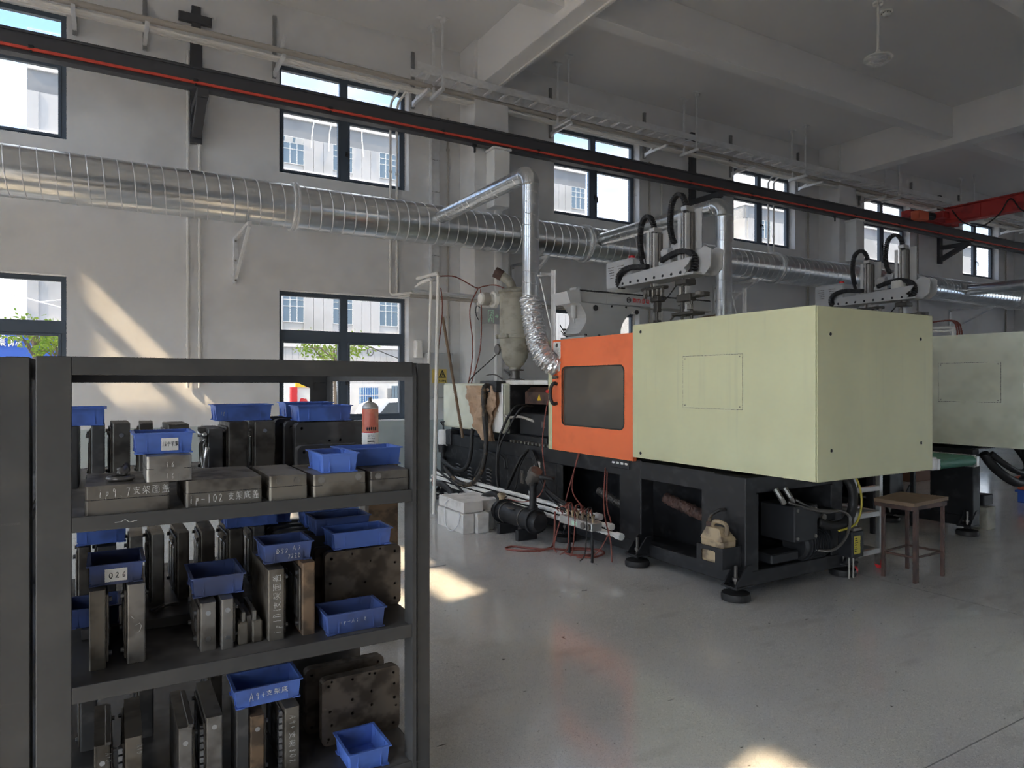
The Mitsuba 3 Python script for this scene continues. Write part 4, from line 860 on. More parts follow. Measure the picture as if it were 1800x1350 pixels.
for k, pts in enumerate(([(3.3, 7.3, 2.74), (3.55, 7.35, 2.76), (3.85, 7.4, 2.66), (3.95, 7.4, 2.68), (4.1, 7.35, 2.7), (4.3, 7.2, 2.6)], [(3.93, 7.5, 2.66), (3.82, 7.5, 2.4), (3.86, 7.5, 2.0), (3.84, 7.5, 1.7), (3.8, 7.5, 1.5)], [(3.97, 7.5, 2.66), (3.98, 7.5, 2.3), (3.96, 7.5, 1.9), (3.84, 7.5, 1.5)], [(3.32, 7.25, 2.6), (3.36, 7.3, 2.3), (3.3, 7.35, 1.6), (3.33, 7.4, .9), (3.3, 7.45, .3)])):
    obj('red_cable', tube(pts, .007, 6, 6), 'm_redhose', None, True, label=('thin red cable looping over the supply pipes', 'thin red cable hanging left of the pair above the injection cover', 'thin red cable hanging right of the pair above the injection cover', 'thin red cable hanging along the white standing pipe')[k], cat='cable')
obj('black_cable', tube([(4.05, 7.15, 1.9), (3.95, 7.2, 1.78), (3.80, 7.3, 1.62), (3.75, 7.4, 1.52)], .007, 6, 5), 'm_rubber', None, True, label='black cable from the hopper vessel down to the injection cover', cat='cable')

# hopper vessel
t = thing('hopper_dryer', 'stained beige hopper dryer vessel above the injection unit', 'hopper')
hx, hy = 4.15, 6.98
obj('vessel', lathe([(0, 2.60), (.10, 2.60), (.185, 2.575), (.19, 2.56), (.18, 2.55), (.18, 2.06)], (hx, hy, 0), 'z', 36), 'm_vessel', t, 30)
obj('flange', [lathe([(.18, 2.075), (.205, 2.07), (.205, 2.03), (.18, 2.025)], (hx, hy, 0), 'z', 36)] + [cbox((hx - .215 * math.cos(a), hy + .215 * math.sin(a), 2.05), (.03, .03, .05), .005) for a in (-.6, .3, 1.3, 2.5)], 'm_vessel', t, 30)
obj('lid', lathe([(0, 2.63), (.12, 2.625), (.195, 2.59), (.195, 2.57)], (hx, hy, 0), 'z', 36), 'm_vessel', t, 30)
obj('cone', lathe([(.18, 2.03), (.178, 1.93), (.15, 1.80), (.105, 1.72), (.07, 1.69), (.07, 1.66)], (hx, hy, 0), 'z', 36), 'm_vessel', t, 30)
obj('throat', [lathe([(.11, 1.665), (.11, 1.65), (.06, 1.645), (.06, 1.56), (.12, 1.55), (.12, 1.536)], (hx, hy, 0), 'z', 16)] + [tube([(hx - .1, hy + .12, 1.55), (hx - .12, hy + .22, 1.60), (hx - .14, hy + .3, 1.61), (hx - .15, hy + .42, 1.60)], .008, 6), rod((hx - .1, hy - .05, 1.6), (hx - .1, hy + .08, 1.66), .012)], 'm_iron', t, 30)
obj('inspection_hatch', [lathe([(0, 0), (.06, 0), (.065, .02)], (hx - .19, hy + .1, 1.9), 'x', 18)], 'm_iron', t, 30)
obj('inlet_pipe', tube([(hx - .02, hy + .02, 2.60), (hx - .05, hy + .04, 2.70), (hx - .13, hy + .1, 2.78)], .055, 16, 3), 'm_vessel', t, 35)
obj('inlet_mouth', tube([(hx - .12, hy + .09, 2.77), (hx - .19, hy + .14, 2.82)], .064, 16), 'm_stool', t, 35)
bl = obj('blower', lathe([(0, -.16), (.06, -.16), (.07, -.14), (.07, 0), (.095, .01), (.1, .05), (.06, .06)], (hx - .20, hy + .2, 2.50), 'x', 24), 'm_offwhite', t, 30)
obj('fan_cowl', lathe([(.072, -.06), (.078, -.05), (.078, -.13), (.07, -.14)], (hx - .20, hy + .2, 2.50), 'x', 24), 'm_greypipe', bl, 30)

# wall signs and boxes
t = thing('exit_sign', 'green running-man exit sign with arrow in front of the first column', 'sign')
ex = obj('panel', box(4.35, 4.675, 8.24, 8.262, 2.315, 2.53, .006), 'm_robot', t)
PG = [box(4.70, 4.706, 8.236, 8.24, 2.41, 2.52), box(4.70, 4.755, 8.236, 8.24, 2.514, 2.52), box(4.75, 4.755, 8.236, 8.24, 2.41, 2.52), disc((4.735, 8.237, 2.497), .009, .003, 'y', 12)]
PG += [tube([(a, 8.237, b), (c, 8.237, d)], .0045, 5) for a, b, c, d in ((4.732, 2.487, 4.722, 2.455), (4.722, 2.455, 4.738, 2.440), (4.738, 2.44, 4.732, 2.42), (4.722, 2.455, 4.712, 2.435), (4.712, 2.435, 4.708, 2.418), (4.73, 2.48, 4.714, 2.47), (4.73, 2.48, 4.744, 2.465))]
PG += [box(4.768, 4.79, 8.236, 8.24, 2.462, 2.472), plate(Polygon([(4.788, 2.448), (4.805, 2.467), (4.788, 2.486)]), 8.236, 8.24, 'y')]
PG = cat_(PG); PG.vertices = (PG.vertices - [4.70, 8.24, 2.41]) * [1.55, 1, 1.55] + [4.475, 8.24, 2.33]
obj('pictogram', PG, 'm_sign_green', t)
obj('back_box', box(4.33, 4.56, 8.262, 8.30, 2.47, 2.60, .006), 'm_white', t)
obj('wall_stem', box(4.50, 4.56, 8.262, 8.53, 2.38, 2.44, .004), 'm_robot', t)
obj('hook', tube([(4.37, 8.25, 2.52), (4.31, 8.25, 2.55), (4.29, 8.25, 2.48), (4.31, 8.25, 2.40), (4.34, 8.25, 2.36)], .006, 6, 3), 'm_chain', t)
t = thing('electrical_cabinet', 'grey wall cabinet behind the white pipes, under the trunking', 'cabinet')
obj('case', box(3.84, 4.22, 8.80, 8.998, 1.30, 1.93, .008), 'm_robot', t)
obj('door_seam', box(3.86, 4.18, 8.797, 8.80, 1.32, 1.91, .001), 'm_robot', t)
t = thing('warning_sign', 'yellow triangular electric shock warning sign on the grey cabinet', 'sign')
obj('board', box(3.895, 4.110, 8.788, 8.796, 1.505, 1.70), 'm_sign_yellow', t)
obj('triangle', plate(Polygon([(3.988, 1.58), (4.102, 1.58), (4.045, 1.69)]).difference(Polygon([(4.010, 1.594), (4.080, 1.594), (4.045, 1.664)])), 8.785, 8.788, 'y'), 'm_ink', t)
obj('bolt_mark', [plate(Polygon([(4.050, 1.655), (4.033, 1.627), (4.045, 1.627), (4.037, 1.60), (4.059, 1.634), (4.046, 1.634), (4.057, 1.655)]), 8.785, 8.788, 'y')], 'm_ink', t)
obj('lettering', write('当心触电', (3.987, 8.786, 1.522), (1, 0, 0), (0, 0, 1), .028, .026, .0022), 'm_ink', t)
t = thing('meter_box', 'small white box at the right reveal of the second lower window', 'box')
obj('case', box(3.70, 3.80, 8.9, 9.0, 1.86, 2.10, .006), 'm_white', t)
obj('lid', box(3.71, 3.79, 8.892, 8.9, 1.88, 2.08, .003), 'm_white', t)
obj('floor_mat', box(1.9, 2.41, 5.16, 5.75, 0.0007, .008, .002), 'm_robot', None, label='thin grey mat on the floor behind the rack post', cat='mat')

# ================================================================ TAKE-OUT ROBOTS
def robot(dx, label, full):
    t = thing('takeout_robot', label, 'robot')
    o = lambda m: move(m, (dx, 0, 0))
    pf = Polygon([(3.97, 1.955), (4.41, 1.955)] + [(4.41 + .36 * (1 - math.cos(a)) , 1.985 + .285 * math.sin(a)) for a in np.linspace(0, math.pi / 2, 10)] + [(3.90, 2.28)] + [(3.90 + .09 * math.sin(a), 2.28 - .3 * a / math.pi) for a in np.linspace(.2, math.pi, 10)])
    pd = obj('pedestal', o(plate(pf.buffer(0), 5.36, 5.64, 'y')), 'm_robot', t)
    obj('base_plate', o(box(3.92, 4.50, 5.30, 5.70, 1.931, 1.957, .004)), 'm_robot', pd)
    obj('plug', [o(disc((x, 5.357, z), r, .008, 'y', 16)) for x, z, r in ((4.10, 2.235, .028), (4.62, 2.22, .024), (4.30, 2.262, .01), (4.48, 2.262, .01))], 'm_chain', pd, split=True)
    obj('bolt', [o(disc((x, 5.33, 1.965), .014, .02, 'z', 6)) for x in (3.96, 4.12, 4.28, 4.44)], 'm_chain', pd, split=True)
    bm = obj('traverse_beam', o(box(3.88, 5.75, 5.42, 5.60, 2.285, 2.40, .01)), 'm_robot', t)
    obj('end_cap', o(trimesh.convex.convex_hull(np.array([(3.76, 5.36, 2.375), (3.76, 5.62, 2.375), (3.80, 5.36, 2.265), (3.80, 5.62, 2.265), (3.91, 5.36, 2.41), (3.91, 5.62, 2.41), (3.93, 5.36, 2.28), (3.93, 5.62, 2.28)]))), 'm_robot_light', bm)
    obj('front_sheet', o(box(3.95, 4.28, 5.412, 5.42, 2.29, 2.392, .003)), 'm_robot', bm)
    obj('front_sheet', o(box(4.285, 5.5, 5.412, 5.42, 2.29, 2.392, .003)), 'm_robot', bm)
    obj('rack_strip', o(box(3.93, 5.74, 5.43, 5.59, 2.40, 2.415, .003)), 'm_chain', bm)
    obj('stop', [o(box(3.93, 3.99, 5.45, 5.56, 2.41, 2.44, .006)), o(tube([(3.83, 5.34, 2.24), (3.83, 5.34, 2.12)], .03, 12)), o(tube([(3.83, 5.34, 2.12), (3.83, 5.34, 2.07)], .012, 8))], 'm_robot', bm)
    if full:
        obj('emblem', o(lathe([(.021, 0), (.027, 0), (.027, -.003), (.021, -.003)], (4.56, 5.411, 2.345), 'y', 20)), 'm_chain', bm)
        obj('emblem_bar', o(plate(Polygon([(4.555, 2.340), (4.60, 2.345), (4.555, 2.352)]), 5.407, 5.411, 'y')), 'm_chain', bm)
        obj('lettering', o(write('助力自动', (4.61, 5.4105, 2.322), (1, 0, 0), (0, 0, 1), .05, .052, .0032)), 'm_red', bm)
        obj('vent', [o(disc((5.25 + .04 * i, 5.41, 2.33), .008, .004, 'y', 10)) for i in range(3)], 'm_ink', bm)
        obj('sensor_rod', [o(tube([(3.86, 5.62, 2.08), (3.93, 5.6, 1.96)], .005, 6)), o(tube([(3.87, 5.62, 2.02), (3.95, 5.6, 1.94)], .004, 6)), o(cbox((3.9, 5.6, 2.03), (.03, .02, .02), .003))], 'm_chain', t)
    # controller box and kick beam
    cb = obj('controller', o(box(4.685, 5.05, 5.52, 5.95, 2.505, 2.81, .02)), 'm_robot_light', t)
    obj('vent_slot', [o(box(4.681, 4.687, y, y + .10 - .01 * i, 2.74 - .028 * i, 2.746 - .028 * i)) for i in range(5) for y in (5.64, 5.80)], 'm_iron', cb, split=True)
    bc = obj('beacon', o(lathe([(.035, 2.81), (.032, 2.84), (.015, 2.845), (0, 2.845)], (4.76, 5.60, 0), 'z', 16)), 'm_red', cb, 30)
    kb = obj('kick_beam', o(box(4.585, 4.80, 4.55, 5.60, 2.497, 2.52, .004)), 'm_robot', t)
    obj('face_plate', o(plate(Polygon([(5.60, 2.50), (4.66, 2.50), (4.63, 2.53), (4.63, 2.545), (4.66, 2.56), (4.60, 2.60), (4.56, 2.655), (5.52, 2.60)]), 4.578, 4.59, 'x')), 'm_robot_light', kb)
    obj('hole', [o(disc((4.577, 4.70 + .118 * i, 2.527), .014, .006, 'x', 14)) for i in range(8)], 'm_ink', kb, split=True)
    obj('side_guard', [o(plate(Polygon([(4.45, 2.56), (4.52, 2.50), (4.66, 2.50), (4.62, 2.72), (4.52, 2.76), (4.44, 2.72)]), x, x + .012, 'x')) for x in (4.70, 4.85)], 'm_robot_light', kb, split=True)
    # the two vertical arms with their cable chains
    for k, (y, z0, z1, w) in enumerate(((5.22, 2.25, 3.05, .0), (4.78, 2.15, 3.17, .0))):
        am = obj('vertical_arm', [o(box(4.70, 4.76, y - .028, y + .028, z0, z1, .005)), o(box(4.69, 4.70, y + .035, y + .075, 2.52, z1 - .03 - .02 * k, .003))], 'm_alu', t)
        obj('rail_groove', [o(box(4.697, 4.70, y - .012, y + .008, z0 + .05, z1 - .02)), o(box(4.76, 4.80, y - .05, y - .01, z0 + .3, z1 - .05, .004))], 'm_iron', am)
        obj('arm_sheet', o(box(4.80, 4.81, y - .13, y + .02, 2.55, z1 - .02, .002)), 'm_robot', am)
        obj('end_block', o(box(4.69, 4.80, y - .04, y + .032, z1 - .04, z1 + .006, .005)), 'm_alu', am)
        pth = [(4.72, y + .15, 2.72 + .14 * k), (4.72, y + .195, 2.90 + .07 * k), (4.72, y + .195, z1 + .0), (4.72, y + .15, z1 + .115), (4.72, y + .085, z1 + .14), (4.72, y + .02, z1 + .085), (4.72, y - .01, z1 - .05)]
        from scipy.interpolate import CubicSpline
        s_ = np.r_[0, np.cumsum(np.linalg.norm(np.diff(np.array(pth), axis=0), axis=1))]; cs = CubicSpline(s_, np.array(pth))
        links = []
        for q in np.arange(0, s_[-1], .021):
            p_ = cs(q); d_ = cs(q, 1); m = box(-.028, .028, -.0095, .0095, -.019, .019, .004); m.apply_transform(trimesh.transformations.rotation_matrix(math.atan2(d_[2], d_[1]), [1, 0, 0])); m.apply_translation(p_); links.append(o(m))
        obj('cable_chain', links, 'm_chain', am, kind='stuff')
    obj('chain_bracket', [o(prism_path([(-.028, -.006), (.028, -.006), (.028, .006), (-.028, .006)], (4.72, 5.33, 2.60), (4.72, 5.385, 2.76), (1, 0, 0))), o(box(4.69, 4.72, 4.95, 5.12, 2.66, 2.70, .004)), o(lathe([(0, -.05), (.05, -.05), (.055, .04), (0, .05)], (4.72, 5.02, 2.77), 'y', 16)), o(box(4.74, 4.80, 4.9, 5.0, 2.74, 2.86, .006))], 'm_robot_light', t, 30, split=True)
    for pth in ([(4.66, 5.25, 2.67), (4.66, 5.42, 2.69), (4.65, 5.58, 2.68), (4.64, 5.66, 2.62), (4.64, 5.665, 2.55), (4.64, 5.60, 2.51)], [(4.68, 5.05, 2.70), (4.68, 4.86, 2.745), (4.67, 4.70, 2.73), (4.66, 4.605, 2.66), (4.66, 4.60, 2.58), (4.66, 4.66, 2.52)]):
        s_ = np.r_[0, np.cumsum(np.linalg.norm(np.diff(np.array(pth), axis=0), axis=1))]; cs = CubicSpline(s_, np.array(pth)); links = []
        for q in np.arange(0, s_[-1], .023):
            p_ = cs(q); d_ = cs(q, 1); m = box(-.03, .03, -.0105, .0105, -.024, .024, .004); m.apply_transform(trimesh.transformations.rotation_matrix(math.atan2(d_[2], d_[1]), [1, 0, 0])); m.apply_translation(p_); links.append(o(m))
        obj('cable_chain', links, 'm_chain', t, kind='stuff')
    obj('motor', o(lathe([(0, 0), (.055, 0), (.055, .16), (.04, .18), (0, .18)], (4.74, 4.78, 2.62), 'y', 16)), 'm_chain', t, 30)
    # grippers
    g = obj('gripper', [o(box(4.62, 4.70, 4.98, 5.30, 2.42, 2.45, .005)), o(box(4.64, 4.70, 5.08, 5.14, 2.20, 2.44, .006)), o(box(4.62, 4.72, 5.05, 5.16, 2.30, 2.36, .006)), o(rod((4.66, 5.11, 2.2), (4.66, 5.11, 2.08), .018)), o(box(4.63, 4.69, 5.07, 5.13, 2.05, 2.12, .005))], 'm_gripper', t)
    obj('jaw', [o(box(4.6, 4.64, 4.98 + .06 * i, 5.0 + .06 * i, 2.34 + .02 * (i % 2), 2.42, .004)) for i in range(5)] + [o(disc((4.6, 5.2, 2.4), .025, .03, 'x', 12))], 'm_steel', g, split=True)
    g = obj('gripper', [o(box(4.60, 4.74, 4.66, 4.80, 2.42, 2.47, .006)), o(rod((4.64, 4.74, 2.45), (4.64, 4.74, 2.0), .014)), o(rod((4.64, 4.62, 2.28), (4.64, 4.62, 2.0), .014)), o(box(4.60, 4.68, 4.60, 4.78, 2.26, 2.33, .006)), o(box(4.56, 4.72, 4.53, 4.80, 2.13, 2.16, .005)), o(box(4.62, 4.70, 4.45, 4.62, 2.29, 2.33, .005))], 'm_gripper', t)
    obj('jaw', [o(rod((4.62, 4.74, 2.40), (4.62, 4.74, 2.30), .02)), o(cbox((4.60, 4.60, 2.20), (.04, .05, .05), .005)), o(cbox((4.62, 4.52, 2.32), (.03, .06, .04), .008)), o(tube([(4.6, 4.85, 2.1), (4.6, 4.78, 2.15), (4.6, 4.66, 2.13)], .01, 6))], 'm_steel', g, split=True)
    if full: obj('white_rod', rod((4.70, 5.5, 1.96), (4.70, 5.5, 2.20), .011), 'm_white', t)
    obj('hose', o(tube([(4.62, 5.0, 2.38), (4.6, 4.95, 2.30), (4.6, 4.88, 2.33), (4.62, 4.80, 2.42)], .006, 6, 3)), 'm_rubber', t, True)
    return t


robot(0.0, 'grey take-out robot with two tall arms on top of the nearer machine', True)
R2 = robot(3.57, 'paler take-out robot with two arms on top of the second machine', False)
obj('servo_motor', [lathe([(0, 2.50), (.075, 2.50), (.08, 2.53), (.08, 2.72), (.07, 2.74), (0, 2.74)], (8.25, 4.80, 0), 'z', 20)], 'm_offwhite', R2, 30)
t = thing('brown_hopper', 'dark brown hopper behind the cream cover, left of the second branch duct', 'hopper')
obj('stand', [box(6.62 + a - .02, 6.62 + a + .02, 6.0 + b - .02, 6.0 + b + .02, 0, 2.05) for a in (-.2, .2) for b in (-.2, .2)] + [box(6.4, 6.84, 6.0 + b - .02, 6.0 + b + .02, 1.2, 1.24) for b in (-.2, .2)] + [box(6.6 + a, 6.64 + a, 5.8, 6.2, 1.2, 1.24) for a in (-.2, .2)], 'm_iron', t)
obj('hopper_shell', lathe([(0, 2.33), (.30, 2.33), (.31, 2.31), (.31, 2.02), (.12, 1.7), (.06, 1.2)], (6.62, 6.0, 0), 'z', 28), 'm_brown', t, 30)

# ================================================================ BETWEEN THE MACHINES
t = thing('aluminium_trolley', 'aluminium profile trolley on small red casters beside the clamp end', 'trolley')
for x in (5.06, 5.40):
    for y in (3.30, 3.95):
        obj('leg', box(x - .02, x + .02, y - .02, y + .02, .13, .86, .003), 'm_alu', t)
        cs_ = obj('caster', [lathe([(0, -.014), (.03, -.014), (.034, -.008), (.034, .008), (.03, .014), (0, .014)], (x, y, .036), 'x', 18)], 'm_red', t, 30)
        obj('fork', [box(x - .024, x - .018, y - .022, y + .022, .036, .12), box(x + .018, x + .024, y - .022, y + .022, .036, .12), box(x - .026, x + .026, y - .03, y + .03, .115, .13)], 'm_steel', cs_)
for y in (3.30, 3.95):
    for z in (.15, .45, .655, .84): obj('cross_rail', box(5.08, 5.38, y - .018, y + .018, z - .02, z + .02, .003), 'm_alu', t)
for x in (5.06, 5.40):
    for z in (.15, .45, .84): obj('side_rail', box(x - .018, x + .018, 3.32, 3.93, z - .02, z + .02, .003), 'm_alu', t)
obj('guide_rod', rod((5.22, 3.6, .17), (5.22, 3.6, .84), .009), 'm_steel', t)
obj('hand_wheel', [lathe([(.075, -.006), (.087, -.006), (.087, .006), (.075, .006), (.075, -.006)], (5.22, 3.45, .50), 'z', 24), box(5.14, 5.30, 3.44, 3.46, .494, .506), rod((5.22, 3.45, .47), (5.22, 3.45, .52), .012)], 'm_shiny', t)
t = thing('shop_stool', 'rusty steel stool with a worn wooden top in front of the trolley', 'stool')
sc_ = [(5.165, 2.895), (5.165, 3.155), (5.60, 3.22), (5.655, 2.925)]
obj('seat', plate(Polygon([(5.135, 2.87), (5.135, 3.18), (5.62, 3.25), (5.69, 2.915)]), .585, .612, 'z'), 'm_wood', t)
obj('seat_edge', [box(5.16, 5.64, 2.90, 2.915, .55, .585), box(5.15, 5.62, 3.17, 3.185, .55, .585), box(5.15, 5.17, 2.9, 3.17, .55, .585), box(5.62, 5.64, 2.91, 3.2, .55, .585)], 'm_stool', t)
for k, (x, y, w) in enumerate(((5.235, 2.915, .022), (5.21, 3.15, .012), (5.605, 2.915, .012), (5.59, 3.18, .012))):
    obj('leg', box(x - w, x + w, y - .012, y + .012, 0, .585, .002), 'm_stool', t)
for a, b in (((5.235, 2.915), (5.605, 2.915)), ((5.21, 3.15), (5.59, 3.18)), ((5.23, 2.92), (5.212, 3.15)), ((5.605, 2.92), (5.592, 3.18))): obj('stretcher', rod((*a, .19), (*b, .19), .009), 'm_stool', t)
t = thing('belt_conveyor', 'short conveyor with green belt and aluminium sides between the machines', 'conveyor')
obj('side_profile', box(6.555, 6.635, 3.50, 5.6, .695, .815, .004), 'm_alu', t)
obj('side_profile', box(7.30, 7.34, 3.50, 5.6, .68, .80, .004), 'm_alu', t)
obj('belt', [tube([(6.64, 3.53, .745), (7.30, 3.53, .745)], .05, 20), box(6.645, 7.295, 3.53, 5.55, .755, .793)], 'm_green', t, 30)
obj('bearing_block', [box(6.60, 6.65, 3.475, 3.505, .70, .80, .004), box(7.295, 7.345, 3.475, 3.505, .69, .79, .004)], 'm_alu', t)
for x in (6.6, 7.31):
    for y in (4.1, 5.4): obj('leg', box(x - .02, x + .02, y - .02, y + .02, 0, .69, .003), 'm_chain', t)
obj('hose', tube([(7.58, 3.55, .80), (7.68, 3.5, .66), (7.85, 3.45, .54), (8.08, 3.45, .48), (8.3, 3.48, .52), (8.4, 3.5, .66), (8.36, 3.6, .85)], .045, 12, 5), 'm_rubber', M2, True, label='thick black looped hose under the cover')
obj('hose', tube([(7.62, 3.5, .80), (7.75, 3.42, .68), (7.98, 3.4, .60), (8.2, 3.42, .64), (8.28, 3.5, .85)], .03, 10, 5), 'm_rubber', M2, True, label='black hose inside the thicker loop')
obj('oil_tin', [box(7.72, 7.90, 3.58, 3.76, 0.0, .235, .01)], 'm_vessel', None, label='square olive tin on the floor at the end of the second machine', cat='tin')
obj('pump_unit', [box(7.70, 7.88, 3.60, 3.74, .25, .36, .008)], 'm_chain', M2)
for z0, z1, m_, lab in ((0.0, .16, 'm_banner', 'blue crate on the floor at the right edge, lower of two'), (.165, .33, 'm_crane_box', 'red crate stacked on the blue crate at the right edge')):
    t = thing('plastic_crate', lab, 'crate')
    obj('body', box(9.9, 10.5, 3.75, 4.25, z0, z1, .01), m_, t)
    obj('rim', box(9.88, 10.52, 3.73, 4.27, z1 - .03, z1, .006), m_, t)
for k, (x0, x1, y0, y1, z1) in enumerate(((9.2, 10.4, 6.2, 6.9, .85), (10.5, 11.5, 5.9, 6.7, 1.0))):
    t = thing('cardboard_carton', ('brown carton far back at the right under the second machine cover', 'larger brown carton behind the crates at the far right')[k], 'carton')
    obj('body', box(x0, x1, y0, y1, 0, z1, .01), 'm_cardboard', t)
    obj('tape', box((x0 + x1) / 2 - .03, (x0 + x1) / 2 + .03, y0 - .002, y1, z1 - .1, z1 + .002), 'm_kraft', t)
t = thing('pipe_frame', 'white pipe frame with red hoses above the second machine', 'frame')
obj('bar', [tube([(8.0, 5.4, 2.14), (9.1, 4.6, 2.20)], .02, 8), tube([(8.05, 5.5, 2.10), (9.1, 4.6, 2.16)], .015, 8), tube([(9.1, 4.6, 2.2), (9.1, 4.6, 1.6)], .02, 8)], 'm_white', t)
obj('hose', [tube([(8.5, 5.0, 2.18), (8.9, 4.7, 2.27), (9.15 + .05 * i, 4.6, 2.24), (9.17 + .05 * i, 4.6, 1.8)], .01, 6, 4) for i in range(3)], 'm_redhose', t)
# ================================================================ TOOLING RACKS IN THE FOREGROUND
def rack(x0, x1, name_label, wr):
    """x0, x1: outer sides. Steel angle posts, angle rails, three plate shelves."""
    t = thing('tooling_rack', name_label, 'rack')
    yf, yb, H, w = 2.20, 3.48, 1.573, .080
    for k, (x, s) in enumerate(((x0, 1), (x1, -1))):
        a, b = (x, x + w) if s > 0 else (x - w, x)
        if s < 0: a = x - wr
        inner = b if s > 0 else a
        for y, q in ((yf, 1), (yb, -1)):
            if q > 0 and s < 0:
                fl = plate(Polygon([(yf - .004, 0), (yf + .07, 0), (yf + .07, H - .002), (yf + .03, H), (yf + .008, H - .012), (yf - .004, H - .045)]), a, a + .014, 'x')
                fc = box(a + .02, b, yf + .006, yf + .016, 0, H - .004, .002)
                obj('post', [fl, fc, box(a + .014, a + .02, yf + .012, yf + .03, 0, H - .02), box(b - .01, b, yf + .006, yf + .09, 0, H - .004, .002)], 'm_rack', t)
            else:
                if q < 0 and s > 0: b = a + .031
                elif q < 0: a = b - .093
                obj('post', [box(a, b, y, y + q * .01, 0, H, .002), box(x, x + s * .01, y, y + q * .09, 0, H, .002)], 'm_rack', t)
    obj('top_rail', [box(x0 + w, x1 - wr, yf, yf + .006, 1.523, H, .001), box(x0 + w, x1 - wr, yf, yf + .05, H - .006, H)], 'm_rack', t)
    obj('top_rail', [box(x0 + .012, x1 - .012, yb - .016, yb - .01, 1.503, H, .001), box(x0 + .012, x1 - .012, yb - .06, yb - .01, H - .006, H)], 'm_rack', t)
    for x, s in ((x0, 1), (x1, -1)):
        obj('side_rail', [box(x + s * .012, x + s * .018, yf + .09, yb - .09, 1.51, H), box(x + s * .012, x + s * .06, yf + .09, yb - .09, H - .006, H)], 'm_rack', t)
    obj('gusset', [plate(Polygon([(x1 - w, 1.523), (x1 - w, 1.47), (x1 - w - .12, 1.523)]), yb - .02, yb - .012, 'y')], 'm_rack', t)
    for z, lo, nm in ((1.136, 1.096, 'm_shelf'), (.668, .633, 'm_shelf'), (.20, .155, 'm_shelf')):
        top = z + (.01 if z < 1 else .002)
        sh = obj('shelf', box(x0 + .02, x1 - .02, yf + .006, yb - .006, z - .006, z), nm, t)
        obj('front_lip', box(x0 + w, x1 - wr, yf, yf + .006, lo, top, .0015), 'm_rack', sh)
        obj('back_lip', box(x0 + w, x1 - wr, yb - .006, yb, lo, top, .0015), 'm_rack', sh)
        for x, s in ((x0, 1), (x1, -1)): obj('side_lip', box(x + s * .012, x + s * .018, yf + .01, yb - .01, lo, z - .006), 'm_rack', sh)
    obj('packing_bar', box(x0 + .09, x1 - .09, 2.62, 3.42, .669, .703, .003), 'm_shelf', t)
    return t


RK = rack(-0.161, 0.968, 'dark grey steel tooling rack in the foreground loaded with moulds and blue bins', .068)
obj('chalk_mark', tube([(.02, 2.1985, 1.115), (.035, 2.1985, 1.116), (.045, 2.1985, 1.121), (.055, 2.1985, 1.113), (.075, 2.1985, 1.116)], .0006, 4), 'm_chalk', RK)
RK2 = rack(-1.40, -0.174, 'second dark grey steel rack at the left edge, mostly outside the frame', .108)


def bin_(x0, y0, z0, w, d, label, m='m_blue', h=.063, rz=0.0, group=None):
    """A tapered open stacking bin: body with ribs, rolled rim and foot flange."""
    t = thing('parts_bin', label, 'bin', 'blue parts bins')
    cx, cy = x0 + w / 2, y0 + d / 2
    f, tk = .006, .0025
    def ring(a, z): return [(-w / 2 - a, -d / 2 - a, z), (w / 2 + a, -d / 2 - a, z), (w / 2 + a, d / 2 + a, z), (-w / 2 - a, d / 2 + a, z)]
    V = ring(0, 0) + ring(f, h) + ring(f - tk, h) + ring(-tk, tk)
    F = [[0, 3, 2], [0, 2, 1], [12, 13, 14], [12, 14, 15]]
    for k in range(3):
        for j in range(4):
            a, b = k * 4 + j, k * 4 + (j + 1) % 4
            F += [[a, b, b + 4], [a, b + 4, a + 4]]
    ms = [trimesh.Trimesh(np.array(V), F, process=False)]
    for sx in (-1, 1):
        for sy in (-1, 1):
            for px, py, ax in ((sx * w * .32, sy * d / 2, 'x'), (sx * w / 2, sy * d * .3, 'y')):
                g = box(-.0015, .0015, -.0022, .0022, .004, h - .004) if ax == 'x' else box(-.0022, .0022, -.0015, .0015, .004, h - .004)
                k = f * .5
                g.apply_translation((px, py + (sy * k if ax == 'x' else 0), 0) if ax == 'x' else (px + sx * k, py, 0)); ms.append(g)
    foot_ = sbox(-w / 2 - .006, -d / 2 - .006, w / 2 + .006, d / 2 + .006).difference(sbox(-w / 2 + .02, -d / 2 - .01, w / 2 - .02, d / 2 + .01)).difference(sbox(-w / 2 - .01, -d / 2 + .02, w / 2 + .01, d / 2 - .02))
    ms.append(plate(foot_, 0.0, .004, 'z'))
    body = cat_(ms)
    P_ = lambda m: move(m, (cx, cy, z0), rz)
    obj('body', P_(body), m, t)
    r = f + .005
    rim = sbox(-w / 2 - r, -d / 2 - r, w / 2 + r, d / 2 + r).buffer(.002).difference(sbox(-w / 2 - f + tk, -d / 2 - f + tk, w / 2 + f - tk, d / 2 + f - tk))
    obj('rim', P_(plate(rim, h - .004, h, 'z')), m, t)
    
    bin_.P = P_; bin_.w, bin_.d, bin_.h, bin_.f = w, d, h, f
    return t


def on_bin(m): return bin_.P(m)


